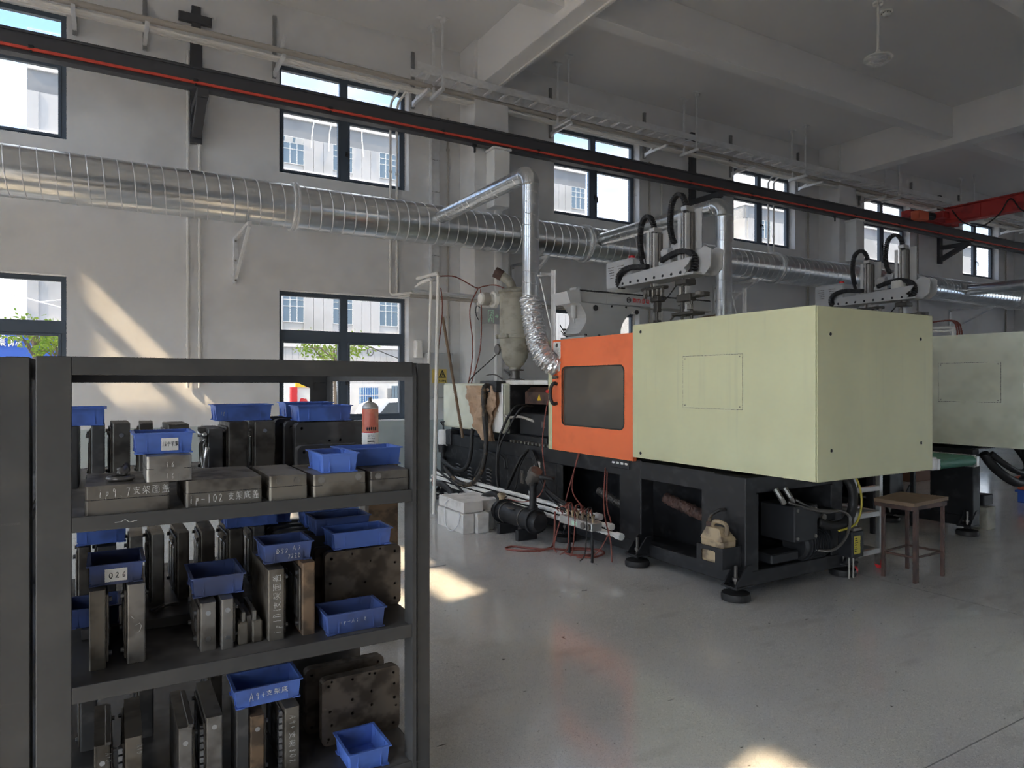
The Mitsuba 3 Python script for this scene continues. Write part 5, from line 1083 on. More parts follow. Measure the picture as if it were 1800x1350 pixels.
def slab(x0, x1, y0, y1, z0, z1, label, m='m_steel_warm', step=1, pins=(), rz=0.0, group=None, detail=True, cat='mould', notch=0):
    """Half of a mould standing on edge: backing plate, cavity plate with inserts, pins in its end face."""
    t = thing('mould_half', label, cat, 'mould halves standing on edge')
    c = ((x0 + x1) / 2, (y0 + y1) / 2, 0); q = lambda ms: move(cat_(ms) if isinstance(ms, list) else ms, (0, 0, 0), rz, c)
    wd = x1 - x0
    obj('plate', q(rbox(x0, x1, y0, y1, z0, z1, .006)), m, t, 30)
    if detail:
        e = .007
        xa, xb = (x1, x1 + e) if step > 0 else (x0 - e, x0)
        obj('cavity_plate', q(box(xa, xb, y0 + .012, y1 - .02, z0 + .014, z1 - .018, .002)), 'm_mould', t)
        s_ = xb + .002 if step > 0 else xa - .002
        ins = [box(min(s_, xa), max(s_, xb), y0 + .04 + .07 * i, y0 + .085 + .07 * i, z0 + .05 + .012 * (i % 2), z1 - .06, .002) for i in range(3)]
        ins += [disc((s_ + step * .001, y, z), .007, .012, 'x', 10) for y in (y0 + .03, y1 - .04) for z in (z0 + .035, z1 - .035)]
        obj('insert', q(ins), 'm_insert', t)
    for z in pins: obj('pin', q(disc((c[0], y0 - .0006, z), .0075, .002, 'y', 16)), 'm_shiny', t)
    slab.q = q
    return t


def flat(x0, x1, y0, y1, z0, h, split, label, pins=(), m='m_mould', lock=False, group=None):
    """A closed mould lying flat: two plates with a parting line between."""
    t = thing('closed_mould', label, 'mould', 'closed moulds lying flat')
    zs = z0 + h * split
    obj('lower_plate', [rbox(x0, x1, y0, y1, z0, zs - .0008, .009)] + ([box(x0 + (x1 - x0) * .17, x1 - (x1 - x0) * .17, y0 - .0008, y0 + .01, zs - .004, zs + .008)] if lock else []), m, t, 30)
    obj('upper_plate', rbox(x0 + .0006, x1 - .0006, y0 + .0006, y1, zs + .0008, z0 + h, .009), m, t, 30)
    obj('parting_line', box(x0 + .003, x1 - .003, y0 + .003, y1 - .003, zs - .001, zs + .001), 'm_ink', t)
    for x, z in pins: obj('pin', [disc((x, y0 - .0006, z), .0085, .002, 'y', 18), lathe([(.009, -.0012), (.011, -.0012), (.011, .001), (.009, .001)], (x, y0 + .0002, z), 'y', 18)], 'm_steel', t)
    return t


def rplate(x0, x1, y0, y1, z0, z1, label, m='m_rustplate', holes_=(), r=.022, group=None):
    """A mould base with rounded corners and bored holes, standing on its long edge."""
    t = thing('mould_block', label, 'mould', 'rounded mould blocks')
    p = rrect(x0, x1, z0, z1, r)
    e = .024
    hs = [(x0 + e, z0 + e), (x1 - e, z0 + e), (x0 + e, z1 - e), (x1 - e, z1 - e)]
    for hx_, hz_ in hs: p = p.difference(Point(hx_, hz_).buffer(.0055, quad_segs=4))
    for u_, v_, rr in holes_: p = p.difference(Point(x0 + u_ * (x1 - x0), z0 + v_ * (z1 - z0)).buffer(rr, quad_segs=3))
    ym = y0 + (y1 - y0) * .55
    obj('front_plate', plate(p, y0, ym - .001, 'y'), m, t)
    obj('back_plate', plate(rrect(x0 + .002, x1 - .002, z0, z1 - .002, r), ym + .001, y1, 'y'), m, t)
    obj('hole_shade', box(x0 + .012, x1 - .012, ym - .004, ym, z0 + .012, z1 - .012), 'm_ink', t)  # black sheet behind the bored holes, stands in for shade inside them
    return t


S1, S2, S3, SR = 1.1365, .6685, .2005, .7035   # shelf tops and the packing bar's top
CHK, INK = 'm_chalk', 'm_ink'
# ---- top shelf, front row: closed moulds lying flat
a = flat(-.052, .157, 2.215, 2.53, S1, .080, .52, 'dark closed mould lying flat at the left end of the top shelf, chalk-marked ip9.7')
obj('lettering', write('ip9.7', (-.022, 2.2142, S1 + .047), (1, 0, 0), (0, 0, 1), .026, .024, .0007), CHK, a)
obj('lettering', write('支架面盖', (.062, 2.2142, S1 + .050), (1, 0, 0), (0, 0, 1), .024, .022, .0007), CHK, a)
a = flat(.199, .413, 2.215, 2.53, S1, .078, .52, 'dark closed mould second from the left on the top shelf, chalk-marked ip-102', m='m_mould')
obj('lettering', write('ip-102', (.207, 2.2142, S1 + .010), (1, 0, 0), (0, 0, 1), .025, .023, .0007), CHK, a)
obj('lettering', write('支架底盖', (.312, 2.2142, S1 + .012), (1, 0, 0), (0, 0, 1), .026, .021, .0007), CHK, a)
flat(.433, .550, 2.212, 2.52, S1, .076, .55, 'closed mould with two pin ends, third along the top shelf front', [(.463, S1 + .06), (.517, S1 + .06)], 'm_steel_warm')
flat(.568, .742, 2.212, 2.52, S1, .071, .5, 'closed mould under the square blue bin at the right of the top shelf', [(.594, S1 + .054), (.715, S1 + .056)], 'm_steel_warm', True)
flat(.758, .898, 2.218, 2.52, S1, .069, .6, 'closed mould at the right end of the top shelf, beside the post', [(.785, S1 + .053)], 'm_mould')
a = flat(.097, .2165, 2.217, 2.44, S1 + .081, .073, .5, 'small steel mould chalk-marked 16 stacked across two moulds under a blue bin', [(.122, S1 + .096), (.188, S1 + .096)], 'm_steel', True)
for z in (.121, .088): obj('lettering', write('16', (.147, 2.2158, S1 + z), (1, 0, 0), (0, 0, 1), .017, .018, .0006), CHK, a)
t = thing('lifting_eye', 'forged steel lifting eye lying on the leftmost closed mould', 'eye bolt')
zt = S1 + .081
ring = [(.035 + .030 * math.cos(q), 2.30 + .030 * math.sin(q), zt + .008) for q in np.linspace(0, 2 * math.pi, 25)]
obj('ring', tube(ring, .0075, 10), 'm_iron', t, True)
obj('shank', tube([(.035, 2.305, zt + .012), (.04, 2.315, zt + .022), (.047, 2.33, zt + .03), (.03, 2.325, zt + .025)], [.012, .014, .011, .01], 10, 2), 'm_iron', t, True)
bin_(.076, 2.29, S1 + .155, .143, .15, 'blue bin with a paper card on top of the small mould marked 16')
k_ = 'parts_bin'
card = box(-.010, .038, -.0005, .0005, .010, .045); f_ = lambda m: on_bin(move(m, (0, -bin_.d / 2 - .0045, 0)))
obj('card', f_(box(-.008, .038, -.001, .0005, .009, .046)), 'm_paper', k_)
obj('lettering', f_(write('16个苹果', (-.006, -.0016, .021), (1, 0, 0), (0, 0, 1), .015, .0095, .0005)), INK, k_)
# ---- top shelf, rear row: mould halves on edge
for k, (x0, x1, zt_, m_, lab) in enumerate(((-.130, -.084, 1.351, 'm_mould_dark', 'dark mould half at the rear left of the top shelf, half behind the post'), (-.047, -.005, 1.350, 'm_mould_dark', 'dark mould half on edge under the left blue bin at the top shelf rear'),
        (.015, .070, 1.358, 'm_mould', 'thick mould half on edge behind the lifting eye, third at the top shelf rear'), (.104, .150, 1.355, 'm_mould', 'mould half on edge peeping over the carded blue bin, left one'), (.192, .263, 1.348, 'm_mould', 'mould half on edge peeping over the carded blue bin, right one'),
        (.330, .383, 1.328, 'm_mould_dark', 'mould half with pipes and clamps on its left face, mid rear of the top shelf'), (.400, .470, 1.352, 'm_mould', 'thick mould half on edge under the left end of the long blue bin'), (.500, .577, 1.351, 'm_mould', 'thick mould half on edge under the right end of the long blue bin'))):
    slab(x0, x1, 2.82, 3.05, S1, zt_, lab, m_, -1, (1.315,) if k in (2, 7) else (), (0, 0, .03, -.04, .02, 0, .02, -.02)[k])
    if k == 5:
        pk = [n for n in scene if n.startswith('mould_half')][-1].split('__')[0]
        obj('pipe', [tube([(.318, 2.80, 1.31), (.31, 2.83, 1.305), (.31, 2.93, 1.31), (.322, 2.97, 1.30)], .008, 8, 3), tube([(.318, 2.81, 1.29), (.306, 2.84, 1.27), (.31, 2.86, 1.22), (.318, 2.84, 1.17)], .006, 8, 3), tube([(.325, 2.80, 1.26), (.318, 2.80, 1.2), (.322, 2.82, 1.15)], .009, 8, 2)], 'm_shiny', pk, True)
        obj('clamp', [box(.30, .325, 2.84, 2.88, 1.315, 1.335, .003), box(.305, .33, 2.79, 2.815, 1.145, 1.152, .002)], 'm_iron', pk)
bin_(-.142, 2.83, 1.352, .130, .19, 'blue bin at the rear left of the top shelf, against the left post')
bin_(.368, 2.88, 1.3535, .198, .135, 'long blue bin standing alone on two mould halves in the middle of the top shelf')
obj('lettering', on_bin(write('ip7', (-.085, -.0708, .025), (1, 0, 0), (0, 0, 1), .018, .013, .0006)), CHK, 'parts_bin_002')
for k, (x0, x1, y, zt_, lab) in enumerate(((.592, .89, 3.10, 1.357, 'dark rounded mould block, rearmost of the upright four on the top shelf'), (.61, .91, 3.0, 1.351, 'dark rounded mould block, second from the rear on the top shelf'), (.632, .93, 2.91, 1.345, 'dark rounded mould block, third from the rear on the top shelf'), (.655, .958, 2.825, 1.342, 'dark rounded mould block with bored face, frontmost of four on the top shelf'))):
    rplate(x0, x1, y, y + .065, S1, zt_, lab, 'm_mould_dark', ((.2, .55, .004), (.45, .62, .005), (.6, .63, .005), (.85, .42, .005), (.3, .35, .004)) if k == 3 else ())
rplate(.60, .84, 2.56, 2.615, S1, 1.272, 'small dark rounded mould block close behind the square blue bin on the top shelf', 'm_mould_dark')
bin_(.665, 3.03, 1.3555, .19, .13, 'blue bin behind another on the dark rounded mould blocks, top shelf right')
bin_(.672, 2.83, 1.3465, .205, .135, 'long blue bin in front on the dark rounded mould blocks, before the window')
bin_(.608, 2.238, S1 + .0715, .105, .175, 'small square blue bin in front at the right of the top shelf')
bin_(.722, 2.378, S1 + .0705, .197, .13, 'long blue bin beside the post under the spray can')
flat(.865, .962, 2.56, 2.80, S1, .103, .5, 'low mould hidden behind the blue bin, carrying the spray can', (), 'm_mould_dark')
t = thing('spray_can', 'orange and white aerosol spray can on the top shelf', 'can')
cx_, cy_, cz_ = .922, 2.70, S1 + .104
obj('body', lathe([(0, 0), (.031, 0), (.033, .003), (.033, .155), (.031, .160)], (cx_, cy_, cz_), 'z', 32), 'm_can', t, 40)
obj('label_band', lathe([(.0333, .012), (.0333, .062)], (cx_, cy_, cz_), 'z', 32), 'm_paper', t, True)
obj('stripe', lathe([(.0334, .061), (.0334, .0645)], (cx_, cy_, cz_), 'z', 32), 'm_red', t, True)
ms = []
for i in range(5):
    q = -2.25 + .26 * i; ms.append(tube([(cx_ + .0335 * math.cos(q + e * .05), cy_ + .0335 * math.sin(q + e * .05), cz_ + .073 + d_) for e, d_ in ((-1, 0), (1, 0), (1, .009), (-1, .009), (-1, 0))], .0011, 4)); ms.append(tube([(cx_ + .0335 * math.cos(q), cy_ + .0335 * math.sin(q), cz_ + .070), (cx_ + .0335 * math.cos(q), cy_ + .0335 * math.sin(q), cz_ + .085)], .0011, 4))
for i in range(6):
    ms.append(tube([(cx_ + .0337 * math.cos(q), cy_ + .0337 * math.sin(q), cz_ + .052 - .0065 * i) for q in np.linspace(-2.2, -1.45 + .07 * (i % 3), 7)], .0007 if i != 4 else .0016, 4))
obj('lettering', ms, INK, t)
obj('shoulder', lathe([(.0325, .157), (.034, .16), (.033, .164), (.024, .178), (.013, .184), (0, .185)], (cx_, cy_, cz_), 'z', 28), 'm_alu', t, 30)
obj('nozzle', [lathe([(.008, .184), (.008, .19), (.006, .191), (.006, .203), (0, .204)], (cx_, cy_, cz_), 'z', 14), cbox((cx_ - .004, cy_ - .004, cz_ + .199), (.006, .006, .004))], 'm_iron', t, 30)

# ---- middle shelf
s = slab(-.045, -.003, 2.33, 2.62, S2, .898, 'stained mould half on edge under the bin numbered 026, left one', 'm_steel_warm', 1, (), .01)
s = slab(.052, .101, 2.335, 2.62, S2, .902, 'pale mould half on edge under the bin numbered 026, right one', 'm_steel', -1, (), .0)
obj('lettering', [tube([(.075, 2.3342, .78), (.085, 2.3342, .785), (.09, 2.3342, .775), (.085, 2.3342, .76), (.08, 2.3342, .758)], .0008, 4), tube([(.07, 2.3342, .80), (.062, 2.3342, .81)], .0008, 4)], CHK, s)
slab(.250, .296, 2.325, 2.56, S2, .817, 'short mould half on edge with two pins, left under the dark blue bin', 'm_steel', -1, (.705, .785), 0.0)
slab(.309, .345, 2.31, 2.55, S2, .824, 'short mould half on edge with two pins, right under the dark blue bin', 'm_steel', 1, (.705, .79), 0.0)
t = thing('slide_rails', 'small steel slide rails and blocks standing beside the chalk-marked mould', 'mould part')
for k, x in enumerate((.372, .405)):
    obj('rail', [box(x, x + .012, 2.33, 2.50, S2 + .07, S2 + .10, .002), box(x, x + .012, 2.33, 2.345, S2, S2 + .10, .002)], 'm_steel', t)
    obj('block', [box(x - .012 + .01 * k, x + .018 + .01 * k, 2.32, 2.38, S2, S2 + .07, .004)], 'm_steel_warm', t)
obj('dowel', box(.386, .404, 2.34, 2.48, S2, S2 + .085, .002), 'm_iron', t)
s = slab(.449, .500, 2.31, 2.60, S2, .897, 'brownish mould half on edge with a chalk line of characters down its end', 'm_steel_warm', 1, (), .0)
obj('lettering', write('ip1D1', (.490, 2.3092, .685), (0, 0, 1), (-1, 0, 0), .027, .026, .0007) , CHK, s)
obj('lettering', write('支架面盖', (.489, 2.3092, .768), (0, 0, 1), (-1, 0, 0), .026, .026, .0007), CHK, s)
slab(.556, .598, 2.305, 2.60, S2, .907, 'rusty brown mould half on edge next to the large bored plate', 'm_brown', -1, (), .0)
BH = ((.07, .5, .005), (.07, .14, .005), (.35, .93, .004), (.59, .78, .004), (.52, .44, .004), (.92, .70, .005), (.92, .35, .005), (.72, .96, .004), (.56, .2, .003))
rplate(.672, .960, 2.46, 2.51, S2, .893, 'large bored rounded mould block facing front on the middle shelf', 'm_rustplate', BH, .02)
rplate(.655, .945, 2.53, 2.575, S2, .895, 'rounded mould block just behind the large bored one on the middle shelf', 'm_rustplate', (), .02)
for k in range(5):
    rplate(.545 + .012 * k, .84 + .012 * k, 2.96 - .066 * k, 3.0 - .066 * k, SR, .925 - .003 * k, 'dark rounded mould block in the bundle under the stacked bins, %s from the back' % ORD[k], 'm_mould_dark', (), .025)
for k, (x0, x1, zt_, m_, lab) in enumerate(((.073, .116, .951, 'm_steel', 'bright-topped mould half behind the bin 026, first of the rear row, middle shelf'), (.138, .180, .950, 'm_steel', 'bright-topped mould half, second in the rear row of the middle shelf'), (.222, .262, .947, 'm_mould', 'bright-topped mould half, third in the rear row of the middle shelf'),
        (.308, .356, .944, 'm_mould', 'mould half with clips on its left face, fourth in the rear row, middle shelf'), (.400, .452, .941, 'm_mould', 'mould half, fifth in the rear row of the middle shelf'), (.492, .536, .942, 'm_mould_dark', 'mould half, sixth in the rear row of the middle shelf'), (-.085, -.05, .93, 'm_mould', 'mould half behind the left post on the middle shelf'), (-.03, .03, .925, 'm_mould_dark', 'dark mould half under the rear left bin on the middle shelf'))):
    slab(x0, x1, 2.815, 3.05, SR, zt_, lab, m_, -1, (), (-.03, .02, .03, -.02, .03, -.01, 0, 0)[k])
bin_(-.038, 2.362, .9035, .127, .175, 'dirty blue bin with the paper card 026 on the middle shelf', 'm_blue_dirty')
b_ = [k for k in labels if k.startswith('parts_bin') and '__' not in k][-1]
obj('card', f_(box(-.030, .028, -.001, .0005, .010, .047)), 'm_paper', b_)
obj('lettering', f_(write('026', (-.022, -.0016, .019), (1, 0, 0), (0, 0, 1), .018, .024, .0009)), INK, b_)
bin_(.239, 2.368, .8255, .138, .19, 'dirty blue bin on the two short mould halves of the middle shelf', 'm_blue_dirty')
bin_(.450, 2.35, .9085, .141, .14, 'dirty blue bin chalk-marked A7 on the middle shelf', 'm_blue_dirty')
b_ = [k for k in labels if k.startswith('parts_bin') and '__' not in k][-1]
obj('lettering', [f_(write('DS2', (-.040, -.0012, .030), (1, 0, 0), (0, 0, 1), .016, .020, .0006)), f_(write('A7', (.012, -.0018, .036), (1, 0, 0), (0, 0, 1), .016, .022, .0006)), f_(write('7220', (-.004, -.0012, .010), (1, 0, 0), (0, 0, 1), .016, .016, .0006))], CHK, b_)
bin_(.630, 2.255, S2 + .0015, .184, .125, 'dusty blue bin standing at the front right of the middle shelf', 'm_blue_dirty', .069)
b_ = [k for k in labels if k.startswith('parts_bin') and '__' not in k][-1]
obj('lettering', f_(write('ip-A1 8', (-.060, -.0012, .032), (1, 0, 0), (0, 0, 1), .014, .020, .0004)), 'm_robot', b_)
bin_(.712, 2.47, .8965, .205, .125, 'blue bin in front of two others on the large bored mould block')
bin_(.690, 2.625, .9225, .195, .125, 'blue bin second of three in a row over the bored mould block', 'm_blue_dirty')
bin_(.690, 2.785, .9255, .195, .125, 'blue bin rearmost of three in a row over the mould block bundle')
bin_(.555, 2.93, .9275, .10, .13, 'blue bin at the left rear on the mould block bundle, middle shelf')
bin_(-.085, 2.83, .9515 - .018, .14, .17, 'blue bin at the rear left of the middle shelf, above the bin 026')
bin_(.400, 2.83, .9435, .18, .14, 'blue bin tucked under the top shelf on two mould halves, middle shelf', h=.055)
bin_(-.105, 2.64, SR + .001, .135, .15, 'dark blue bin low at the left of the middle shelf, behind the stained mould half', 'm_blue_dirty')
t = thing('pliers', 'dark hand tool lying on the middle shelf behind the empty space', 'tool')
obj('handle', [tube([(.14, 2.66, SR + .006), (.17, 2.72, SR + .007), (.20, 2.74, SR + .007)], .005, 6, 3), tube([(.13, 2.70, SR + .006), (.17, 2.735, SR + .007), (.20, 2.745, SR + .007)], .005, 6, 3)], 'm_iron', t)
obj('jaw', box(.198, .225, 2.735, 2.75, SR, SR + .012, .003), 'm_iron', t)

# ---- bottom shelf
for k, (x0, x1, zt_, m_, lab, pins) in enumerate(((-.033, .008, .438, 'm_steel_warm', 'mould half on edge, first from the left on the bottom shelf', (.385,)), (.048, .095, .441, 'm_steel_warm', 'mould half on edge, second from the left on the bottom shelf', ()), (.189, .230, .434, 'm_steel', 'pale mould half on edge, third from the left on the bottom shelf', (.385,)),
        (.270, .318, .447, 'm_steel', 'pale mould half with ribbed side, fourth from the left on the bottom shelf', (.415,)), (.402, .445, .418, 'm_brown', 'rusty mould half on edge, left under the chalk-marked bin of the bottom shelf', (.375,)), (.510, .558, .420, 'm_steel_warm', 'mould half with chalk writing down its end, under the bottom shelf bin', ()))):
    t = slab(x0, x1, 2.35, 2.65, S3, zt_, lab, m_, -1 if k in (1, 3, 5) else 1, pins, (.01, -.01, .01, 0, 0, 0)[k])
    if k in (1, 3, 5): obj('rib', [box(x0 - .018, x0 - .007, 2.356, 2.37, S3 + .02 + .022 * i, S3 + .036 + .022 * i) for i in range(9)], 'm_insert', t)
    if k in (0, 2): obj('corner_bar', box(x1 - .012, x1 + .004, 2.348, 2.62, zt_ - .004, zt_ + .008, .002), 'm_iron', t)
    if k == 5: obj('lettering', [write('A9+', (.525, 2.3492, .395), (0, 0, -1), (1, 0, 0), .02, .024, .0007), write('支架', (.523, 2.3492, .340), (0, 0, -1), (1, 0, 0), .022, .024, .0007), write('802', (.525, 2.3492, .283), (0, 0, -1), (1, 0, 0), .02, .024, .0007)], CHK, t)
    if k in (0, 1): obj('lettering', [write('A10', (x0 + .03, 2.349, zt_ - .025), (0, 0, -1), (1, 0, 0), .016, .014, .0005)], CHK, t)
for k, (x0, x1, m_) in enumerate(((-.08, -.03, 'm_mould_dark'), (.10, .15, 'm_mould_dark'), (.34, .385, 'm_mould'), (.46, .50, 'm_mould_dark'))):
    slab(x0, x1, 2.86, 3.12, S3, .45 + .01 * k, 'dark mould half in the rear row of the bottom shelf, %s from the left' % ORD[k], m_, -1)
CH = ((.1, .51, .006), (.38, .62, .006), (.63, .68, .006), (.38, .41, .006), (.63, .47, .006), (.12, .3, .005), (.93, .72, .005), (.93, .5, .006), (.95, .37, .004), (.38, .93, .005), (.6, .96, .005), (.67, .95, .005), (.12, .96, .004), (.07, .06, .004))
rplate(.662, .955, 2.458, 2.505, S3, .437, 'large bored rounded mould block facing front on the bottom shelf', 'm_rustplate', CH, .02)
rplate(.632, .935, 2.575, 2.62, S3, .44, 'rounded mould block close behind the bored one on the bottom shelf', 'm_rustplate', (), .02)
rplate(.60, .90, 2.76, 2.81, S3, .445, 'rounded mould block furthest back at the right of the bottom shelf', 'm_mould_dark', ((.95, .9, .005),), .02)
bin_(.363, 2.355, .4505, .192, .135, 'blue bin chalk-marked A9+ on two mould halves of the bottom shelf')
b_ = [k for k in labels if k.startswith('parts_bin') and '__' not in k][-1]
obj('lettering', [f_(write('A9+', (-.062, -.0012, .020), (1, 0, 0), (0, 0, 1), .026, .026, .0008)), f_(write('支架底', (-.010, -.0018, .026), (1, 0, 0), (0, 0, 1), .020, .022, .0007))], 'm_paper', b_)
obj('rest_block', box(.36, .40, 2.36, 2.48, S3, .4498, .004), 'm_mould_dark', None, label='dark steel block under the left end of the A9+ bin', cat='block')
bin_(.700, 2.24, S3 + .001, .125, .16, 'empty blue bin in front of the bored mould block on the bottom shelf', 'm_blue', .068)
b_ = [k for k in labels if k.startswith('parts_bin') and '__' not in k][-1]
obj('residue', on_bin(box(-.035, .03, -.05, .02, .0026, .0035)), 'm_robot', b_)

# ---- what shows through the gap of the second rack
bin_(-.42, 2.75, 1.1365, .16, .19, 'blue bin with white residue seen through the slot between the two racks')
slab(-.36, -.31, 2.5, 2.75, S2, .9, 'mould half on the second rack behind the slot, middle shelf', 'm_mould_dark', -1)
bin_(-.45, 2.85, S3 + .001, .16, .19, 'blue bin low on the second rack behind the slot')
slab(-.52, -.47, 2.4, 2.7, S1, 1.33, 'mould half on the top shelf of the second rack', 'm_mould', -1)
# rusty plate leaning behind the rack
t = thing('steel_offcut', 'rusty brown steel plate standing behind the rack at its right', 'plate')
obj('sheet', box(1.30, 1.49, 3.86, 3.90, 0.0, 1.12, .003), 'm_brown', t)
obj('stiffener', box(1.28, 1.305, 3.84, 3.93, 0.0, 1.13, .003), 'm_iron', t)
# ================================================================ OUTDOORS
struct('ground', box(-90, 160, 9.3, 140, -.55, -.4), 'm_yard', 'pale concrete yard outside the windows')
struct('ground', box(-90, XL - .24, -90, 9.3, -.55, -.4), 'm_yard', 'pale concrete yard outside the gable')
struct('ground', box(XL - .24, 160, -90, YB - .24, -.55, -.4), 'm_yard', 'pale concrete yard behind the hall')
struct('ground', box(XL - .24, XR + .24, YB - .24, W + .24, -.55, -.2), 'm_yard', 'concrete plinth of the hall')
YF = 27.0
FL = ((3.86, 4.95, 3.54), (9.93, 10.95, 9.72))       # window foot, head, panel foot of the two storeys


def building(x0, x1, yf, depth, label, side=False):
    b = thing('factory_building', label, 'building')
    obj('core', box(x0 + .05, x1 - .05, yf + .06, yf + depth, -.4, 12.4), 'm_facade', b)
    for z0, z1, o_, m_ in ((11.65, 12.55, .0, 'm_facade_white'), (10.97, 11.65, .10, 'm_facade_grey'), (8.9, 9.72, .0, 'm_facade_white'), (6.2, 8.9, .03, 'm_facade'), (4.97, 6.2, .10, 'm_facade_grey'), (2.9, 3.54, -.03, 'm_facade_white')):
        obj('band', box(x0, x1, yf + o_ - .05, yf + o_ + .1, z0, z1), m_, b)
        if side: obj('band', box(x0 + o_ - .05, x0 + o_ + .1, yf, yf + depth, z0, z1), m_, b)
    obj('railing', [box(x0, x1, yf, yf + .03, 12.93, 12.97)] + [box(x, x + .03, yf, yf + .03, 12.5, 12.95) for x in np.arange(x0, x1, .6)], 'm_galv', b)
    for zf, zh, zp in FL:
        k = 0
        x = math.ceil((x0 - 5.79) / 1.92) * 1.92 + 5.79 - (.0 if x0 > 0 else .0)
        xs = x - 1.14
        while x < x1 - .2 or xs < x1 - .4:
            if x + .79 <= x1 and x >= max(x0, 0 if x0 < 0 else x0) and x < 36:
                w_ = obj('window', box(x, x + .79, yf + .03, yf + .06, zf, zh), 'm_farglass', b)
                fr = [box(x + .79 * i / 3 - .012, x + .79 * i / 3 + .012, yf + .01, yf + .03, zf, zh) for i in range(4)] + [box(x, x + .79, yf + .01, yf + .03, z - .012, z + .012) for z in (zf, zf + .55 * (zh - zf), zf + .78 * (zh - zf), zh)]
                obj('glazing_bar', fr, 'm_white', w_)
                if k % 3 == 1 and zf > 9: obj('open_vent', [plate(Polygon([(yf - .10, zh - .05), (yf - .09, zh - .05), (yf + .02, zh - .22), (yf + .01, zh - .22)]), x + .05 + .4 * i, x + .35 + .4 * i, 'x') for i in (0, 1)], 'm_white', w_)
            for i in range(3):
                a = max(x0, x - 1.13 + .377 * i)
                e = x - 1.13 + .377 * (i + 1) - .012
                if e > a + .1 and e < min(x1, 36): obj('panel', box(a, e, yf - .01, yf + .05, zp, zh), 'm_facade', b)
            x += 1.92; xs += 1.92; k += 1
    x = x0 + .02
    while x < min(x1, 16) - .3:
        obj('ground_panel', box(x, x + .245, yf - .005, yf + .05, 1.5, 2.89), 'm_facade', b); x += .252
    obj('ground_wall', box(x0, x1, yf + .0, yf + .06, -.4, 1.5), 'm_facade_white', b)
    return b


B1 = building(-2.2, 20.1, YF, 14, 'long white and grey factory building with panel facade across the yard')
B2 = building(31.3, 56, YF, 14, 'second factory building further right with its left side facing the yard', True)
gw = obj('grilled_window', box(8.78, 9.55, YF - .02, YF + .0, .35, 1.33), 'm_blueglass', B1)
obj('grille', [box(8.72 + .095 * i, 8.735 + .095 * i, YF - .06, YF - .04, .30, 1.38) for i in range(10)] + [box(8.70, 9.62, YF - .06, YF - .04, z, z + .03) for z in (.30, .62, 1.0, 1.36)], 'm_white', gw)
obj('steel_door', [box(9.95, 10.12, YF - .04, YF, -.4, 1.3)] , 'm_facade_grey', B1)
obj('blue_cladding', [box(10.13 + .13 * i, 10.24 + .13 * i, YF - .05, YF, -.4, 1.4) for i in range(9)], 'm_farglass', B1)
obj('white_pipe', [tube([(6.92 + .62 * i + .05 * (i % 2), YF - .15, 11.6), (6.86 + .66 * i, YF - .15, 11.2), (6.82 + .7 * i, YF - .12, 10.6)], .025, 6, 3) for i in range(4)], 'm_facade_white', B1)
obj('wall_lamp_arm', [tube([(-2.6, YF - .2, 4.35), (-1.9, YF - .6, 4.1), (-1.2, YF - .8, 3.9)], .03, 6), tube([(-1.9, YF - .25, 4.1), (-.6, YF - .2, 4.35)], .025, 6), box(-2.62, -2.58, YF - .22, YF + .1, 3.55, 4.4)], 'm_facade_white', B1)
t = thing('blue_signboard', 'blue signboard with white characters seen through the left window', 'sign')
obj('board', box(-4.6, -1.02, 23.0, 23.1, 2.0, 2.93), 'm_banner', t)
obj('post', [box(x, x + .08, 23.1, 23.18, -.4, 2.9) for x in (-4.3, -1.3)], 'm_galv', t, split=True)
for i, ch in enumerate('晨物流 货物运输'):
    if ch != ' ': obj('lettering', write(ch, (-2.50 + .178 * i, 22.985, 2.50), (1, 0, 0), (0, 0, 1), .30, .158, .013), 'm_white', t)
t = thing('festival_arch', 'red and yellow gate pillars beyond the yard behind the rack', 'gate')
for k, (x, w_, z_, m_) in enumerate(((5.33, .20, 1.38, 'm_red'), (6.55, .17, 1.74, 'm_yellow'))):
    obj('pillar', box(x, x + w_, 23.6, 23.85, -.4, z_, .01), m_, t)
obj('crossbeam', box(5.50, 6.55, 23.65, 23.8, 1.37, 1.53), 'm_yellow', t)
obj('red_cap', box(5.82, 5.95, 23.62, 23.66, 1.37, 1.54), 'm_red', t)
obj('panel', box(5.54, 6.1, 23.7, 23.76, .1, 1.37), 'm_white', t)
for i in range(7): obj('red_petal', lathe([(0, 0), (.05 + .02 * (i % 3), .004), (0, .01)], (5.76 + .09 * math.cos(i * 1.05) * (i > 0), 23.69, .86 + .07 * math.sin(i * 1.05) * (i > 0)), 'y', 10), 'm_red', t)
# parked car: only its upper half shows through the lower window
t = thing('parked_car', 'white hatchback car parked outside the second lower window', 'car')
cp = [(-.05, -.05), (0, .22), (.12, .38), (.45, .46), (.62, .78), (1.0, .93), (1.9, .95), (2.45, .86), (3.0, .52), (3.75, .42), (4.0, .25), (4.05, -.05)]
cx0, cy0 = 6.53, 21.2
bodyp = Polygon(cp)
low, up_ = plate(bodyp, -.86, .86, 'y'), None
v = low.vertices.copy(); k = np.clip((v[:, 2] - .4) / .6, 0, 1); v[:, 1] *= 1 - .2 * k; low.vertices = v
low.apply_translation((cx0, cy0, .05)); obj('body', low, 'm_car', t, 25)
obj('side_glass', [plate(Polygon([(.72, .52), (1.05, .86), (1.85, .88), (2.35, .80), (2.8, .53)]), s - .01, s + .01, 'y') for s in (0,)], 'm_carglass', t) if False else None
sg = plate(Polygon([(.75, .53), (1.06, .85), (1.62, .87), (1.62, .53)]), -.01, .01, 'y'); sg2 = plate(Polygon([(1.68, .53), (1.68, .87), (2.35, .80), (2.78, .54)]), -.01, .01, 'y')
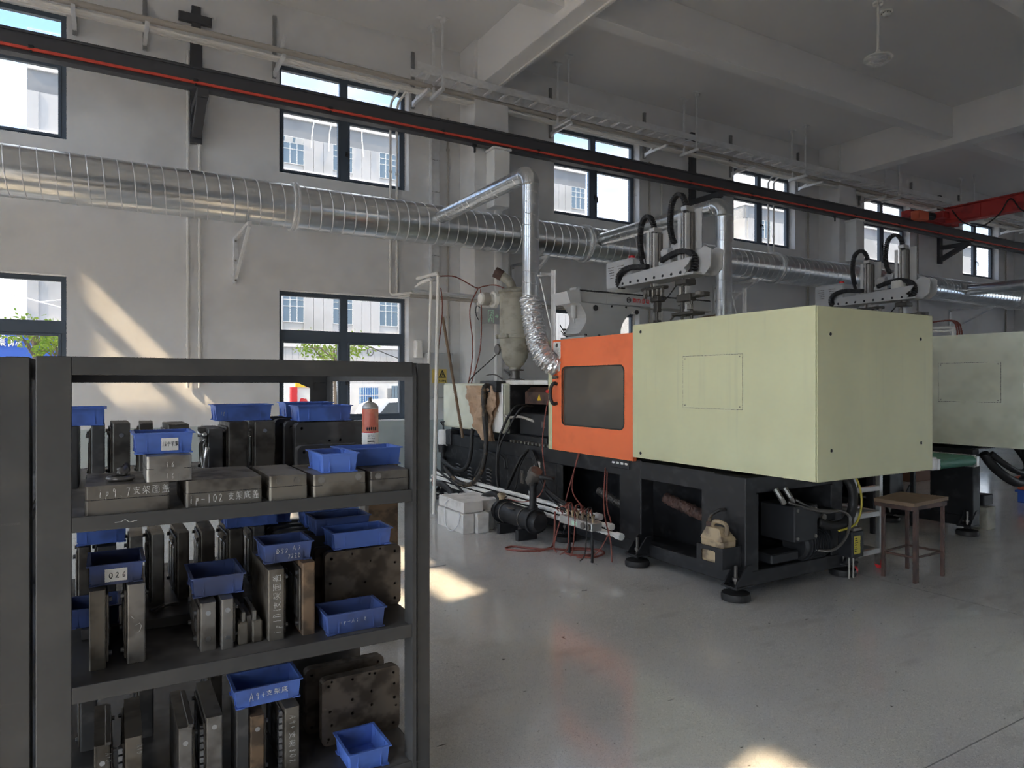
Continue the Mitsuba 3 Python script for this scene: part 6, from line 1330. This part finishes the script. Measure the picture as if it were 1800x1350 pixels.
for g_ in (sg, sg2):
    v = g_.vertices; v[:, 1] += -.86 * (1 - .2 * np.clip((v[:, 2] - .4) / .6, 0, 1)) - .006; g_.apply_translation((cx0, cy0, .05)); obj('side_window', g_, 'm_carglass', t)
obj('tail_lamp', box(cx0 + .1, cx0 + .95, cy0 - .875, cy0 - .85, .36, .44, .01), 'm_red', t)
obj('door_seam', [box(cx0 + x, cx0 + x + .01, cy0 - .87, cy0 - .85, .1, .55) for x in (1.65, 2.7)], 'm_iron', t)
for x in (.8, 3.2): obj('wheel', [lathe([(0, -.1), (.2, -.1), (.31, -.09), (.32, 0), (.31, .09), (0, .09)], (cx0 + x, cy0 - .78, -.08), 'y', 24)], 'm_rubber', t, 30)
# street trees
def tree(x, y, h, crown, label, seed, n=900, base=-.4):
    r_ = np.random.default_rng(seed)
    t = thing('street_tree', label, 'tree')
    top = np.array([x, y, h])
    tr = [tube([(x, y, base), (x + .03, y, base + (h - base) * .4), (x - .02, y, h - crown * .3)], [.07, .055, .03], 8)]
    tips = []
    for i in range(12):
        a = i * 2.4; u = r_.random(); z0 = h - crown * (1.0 - .7 * u)
        e = np.array([x + math.cos(a) * crown * (.5 + .5 * r_.random()), y + math.sin(a) * crown * .8, z0 + crown * (.1 + .6 * r_.random())])
        tr.append(tube([(x, y, z0 - .25), (x * .5 + e[0] * .5, y * .5 + e[1] * .5, z0 + .1), tuple(e)], [.025, .016, .007], 5)); tips.append(e)
    obj('trunk', tr, 'm_bark', t)
    V, F = [], []
    for i in range(n):
        e = tips[r_.integers(len(tips))]
        p = e + r_.normal(0, crown * .2, 3) * (1, 1, .8)
        d1 = r_.normal(0, 1, 3); d1 /= np.linalg.norm(d1); d2 = np.cross(d1, r_.normal(0, 1, 3)); d2 /= np.linalg.norm(d2)
        L, w_ = .085 + .04 * r_.random(), .028
        b = len(V); V += [p, p + d1 * L * .5 + d2 * w_, p + d1 * L, p + d1 * L * .5 - d2 * w_]; F += [[b, b + 1, b + 2], [b, b + 2, b + 3]]
    obj('foliage', trimesh.Trimesh(np.array(V), F, process=False), 'm_leaf', t, kind='stuff')


tree(5.75, 20.0, 2.75, .85, 'light green street tree outside the second lower window', 5, 1100)
tree(-1.36, 18.3, 2.85, .62, 'light green street tree before the blue signboard outside the left window', 8, 620)
tree(-.74, 16.0, 2.3, .42, 'smaller street tree just right of the signboard tree', 13, 380)
t = thing('overhead_cable', 'thin overhead cable bundle sagging before the building outside', 'cable')
obj('wire', tube([(8.2, 27, 3.2), (8.75, 25.9, 2.95), (9.6, 25.4, 2.55), (10.6, 25.6, 2.4), (13, 26.98, 2.9)], .018, 5, 4), 'm_rubber', t)
obj('coil', tube([(8.75 + .12 * math.cos(q), 25.6, 2.72 + .16 * math.sin(q)) for q in np.linspace(0, 9, 30)], .014, 5), 'm_rubber', t)
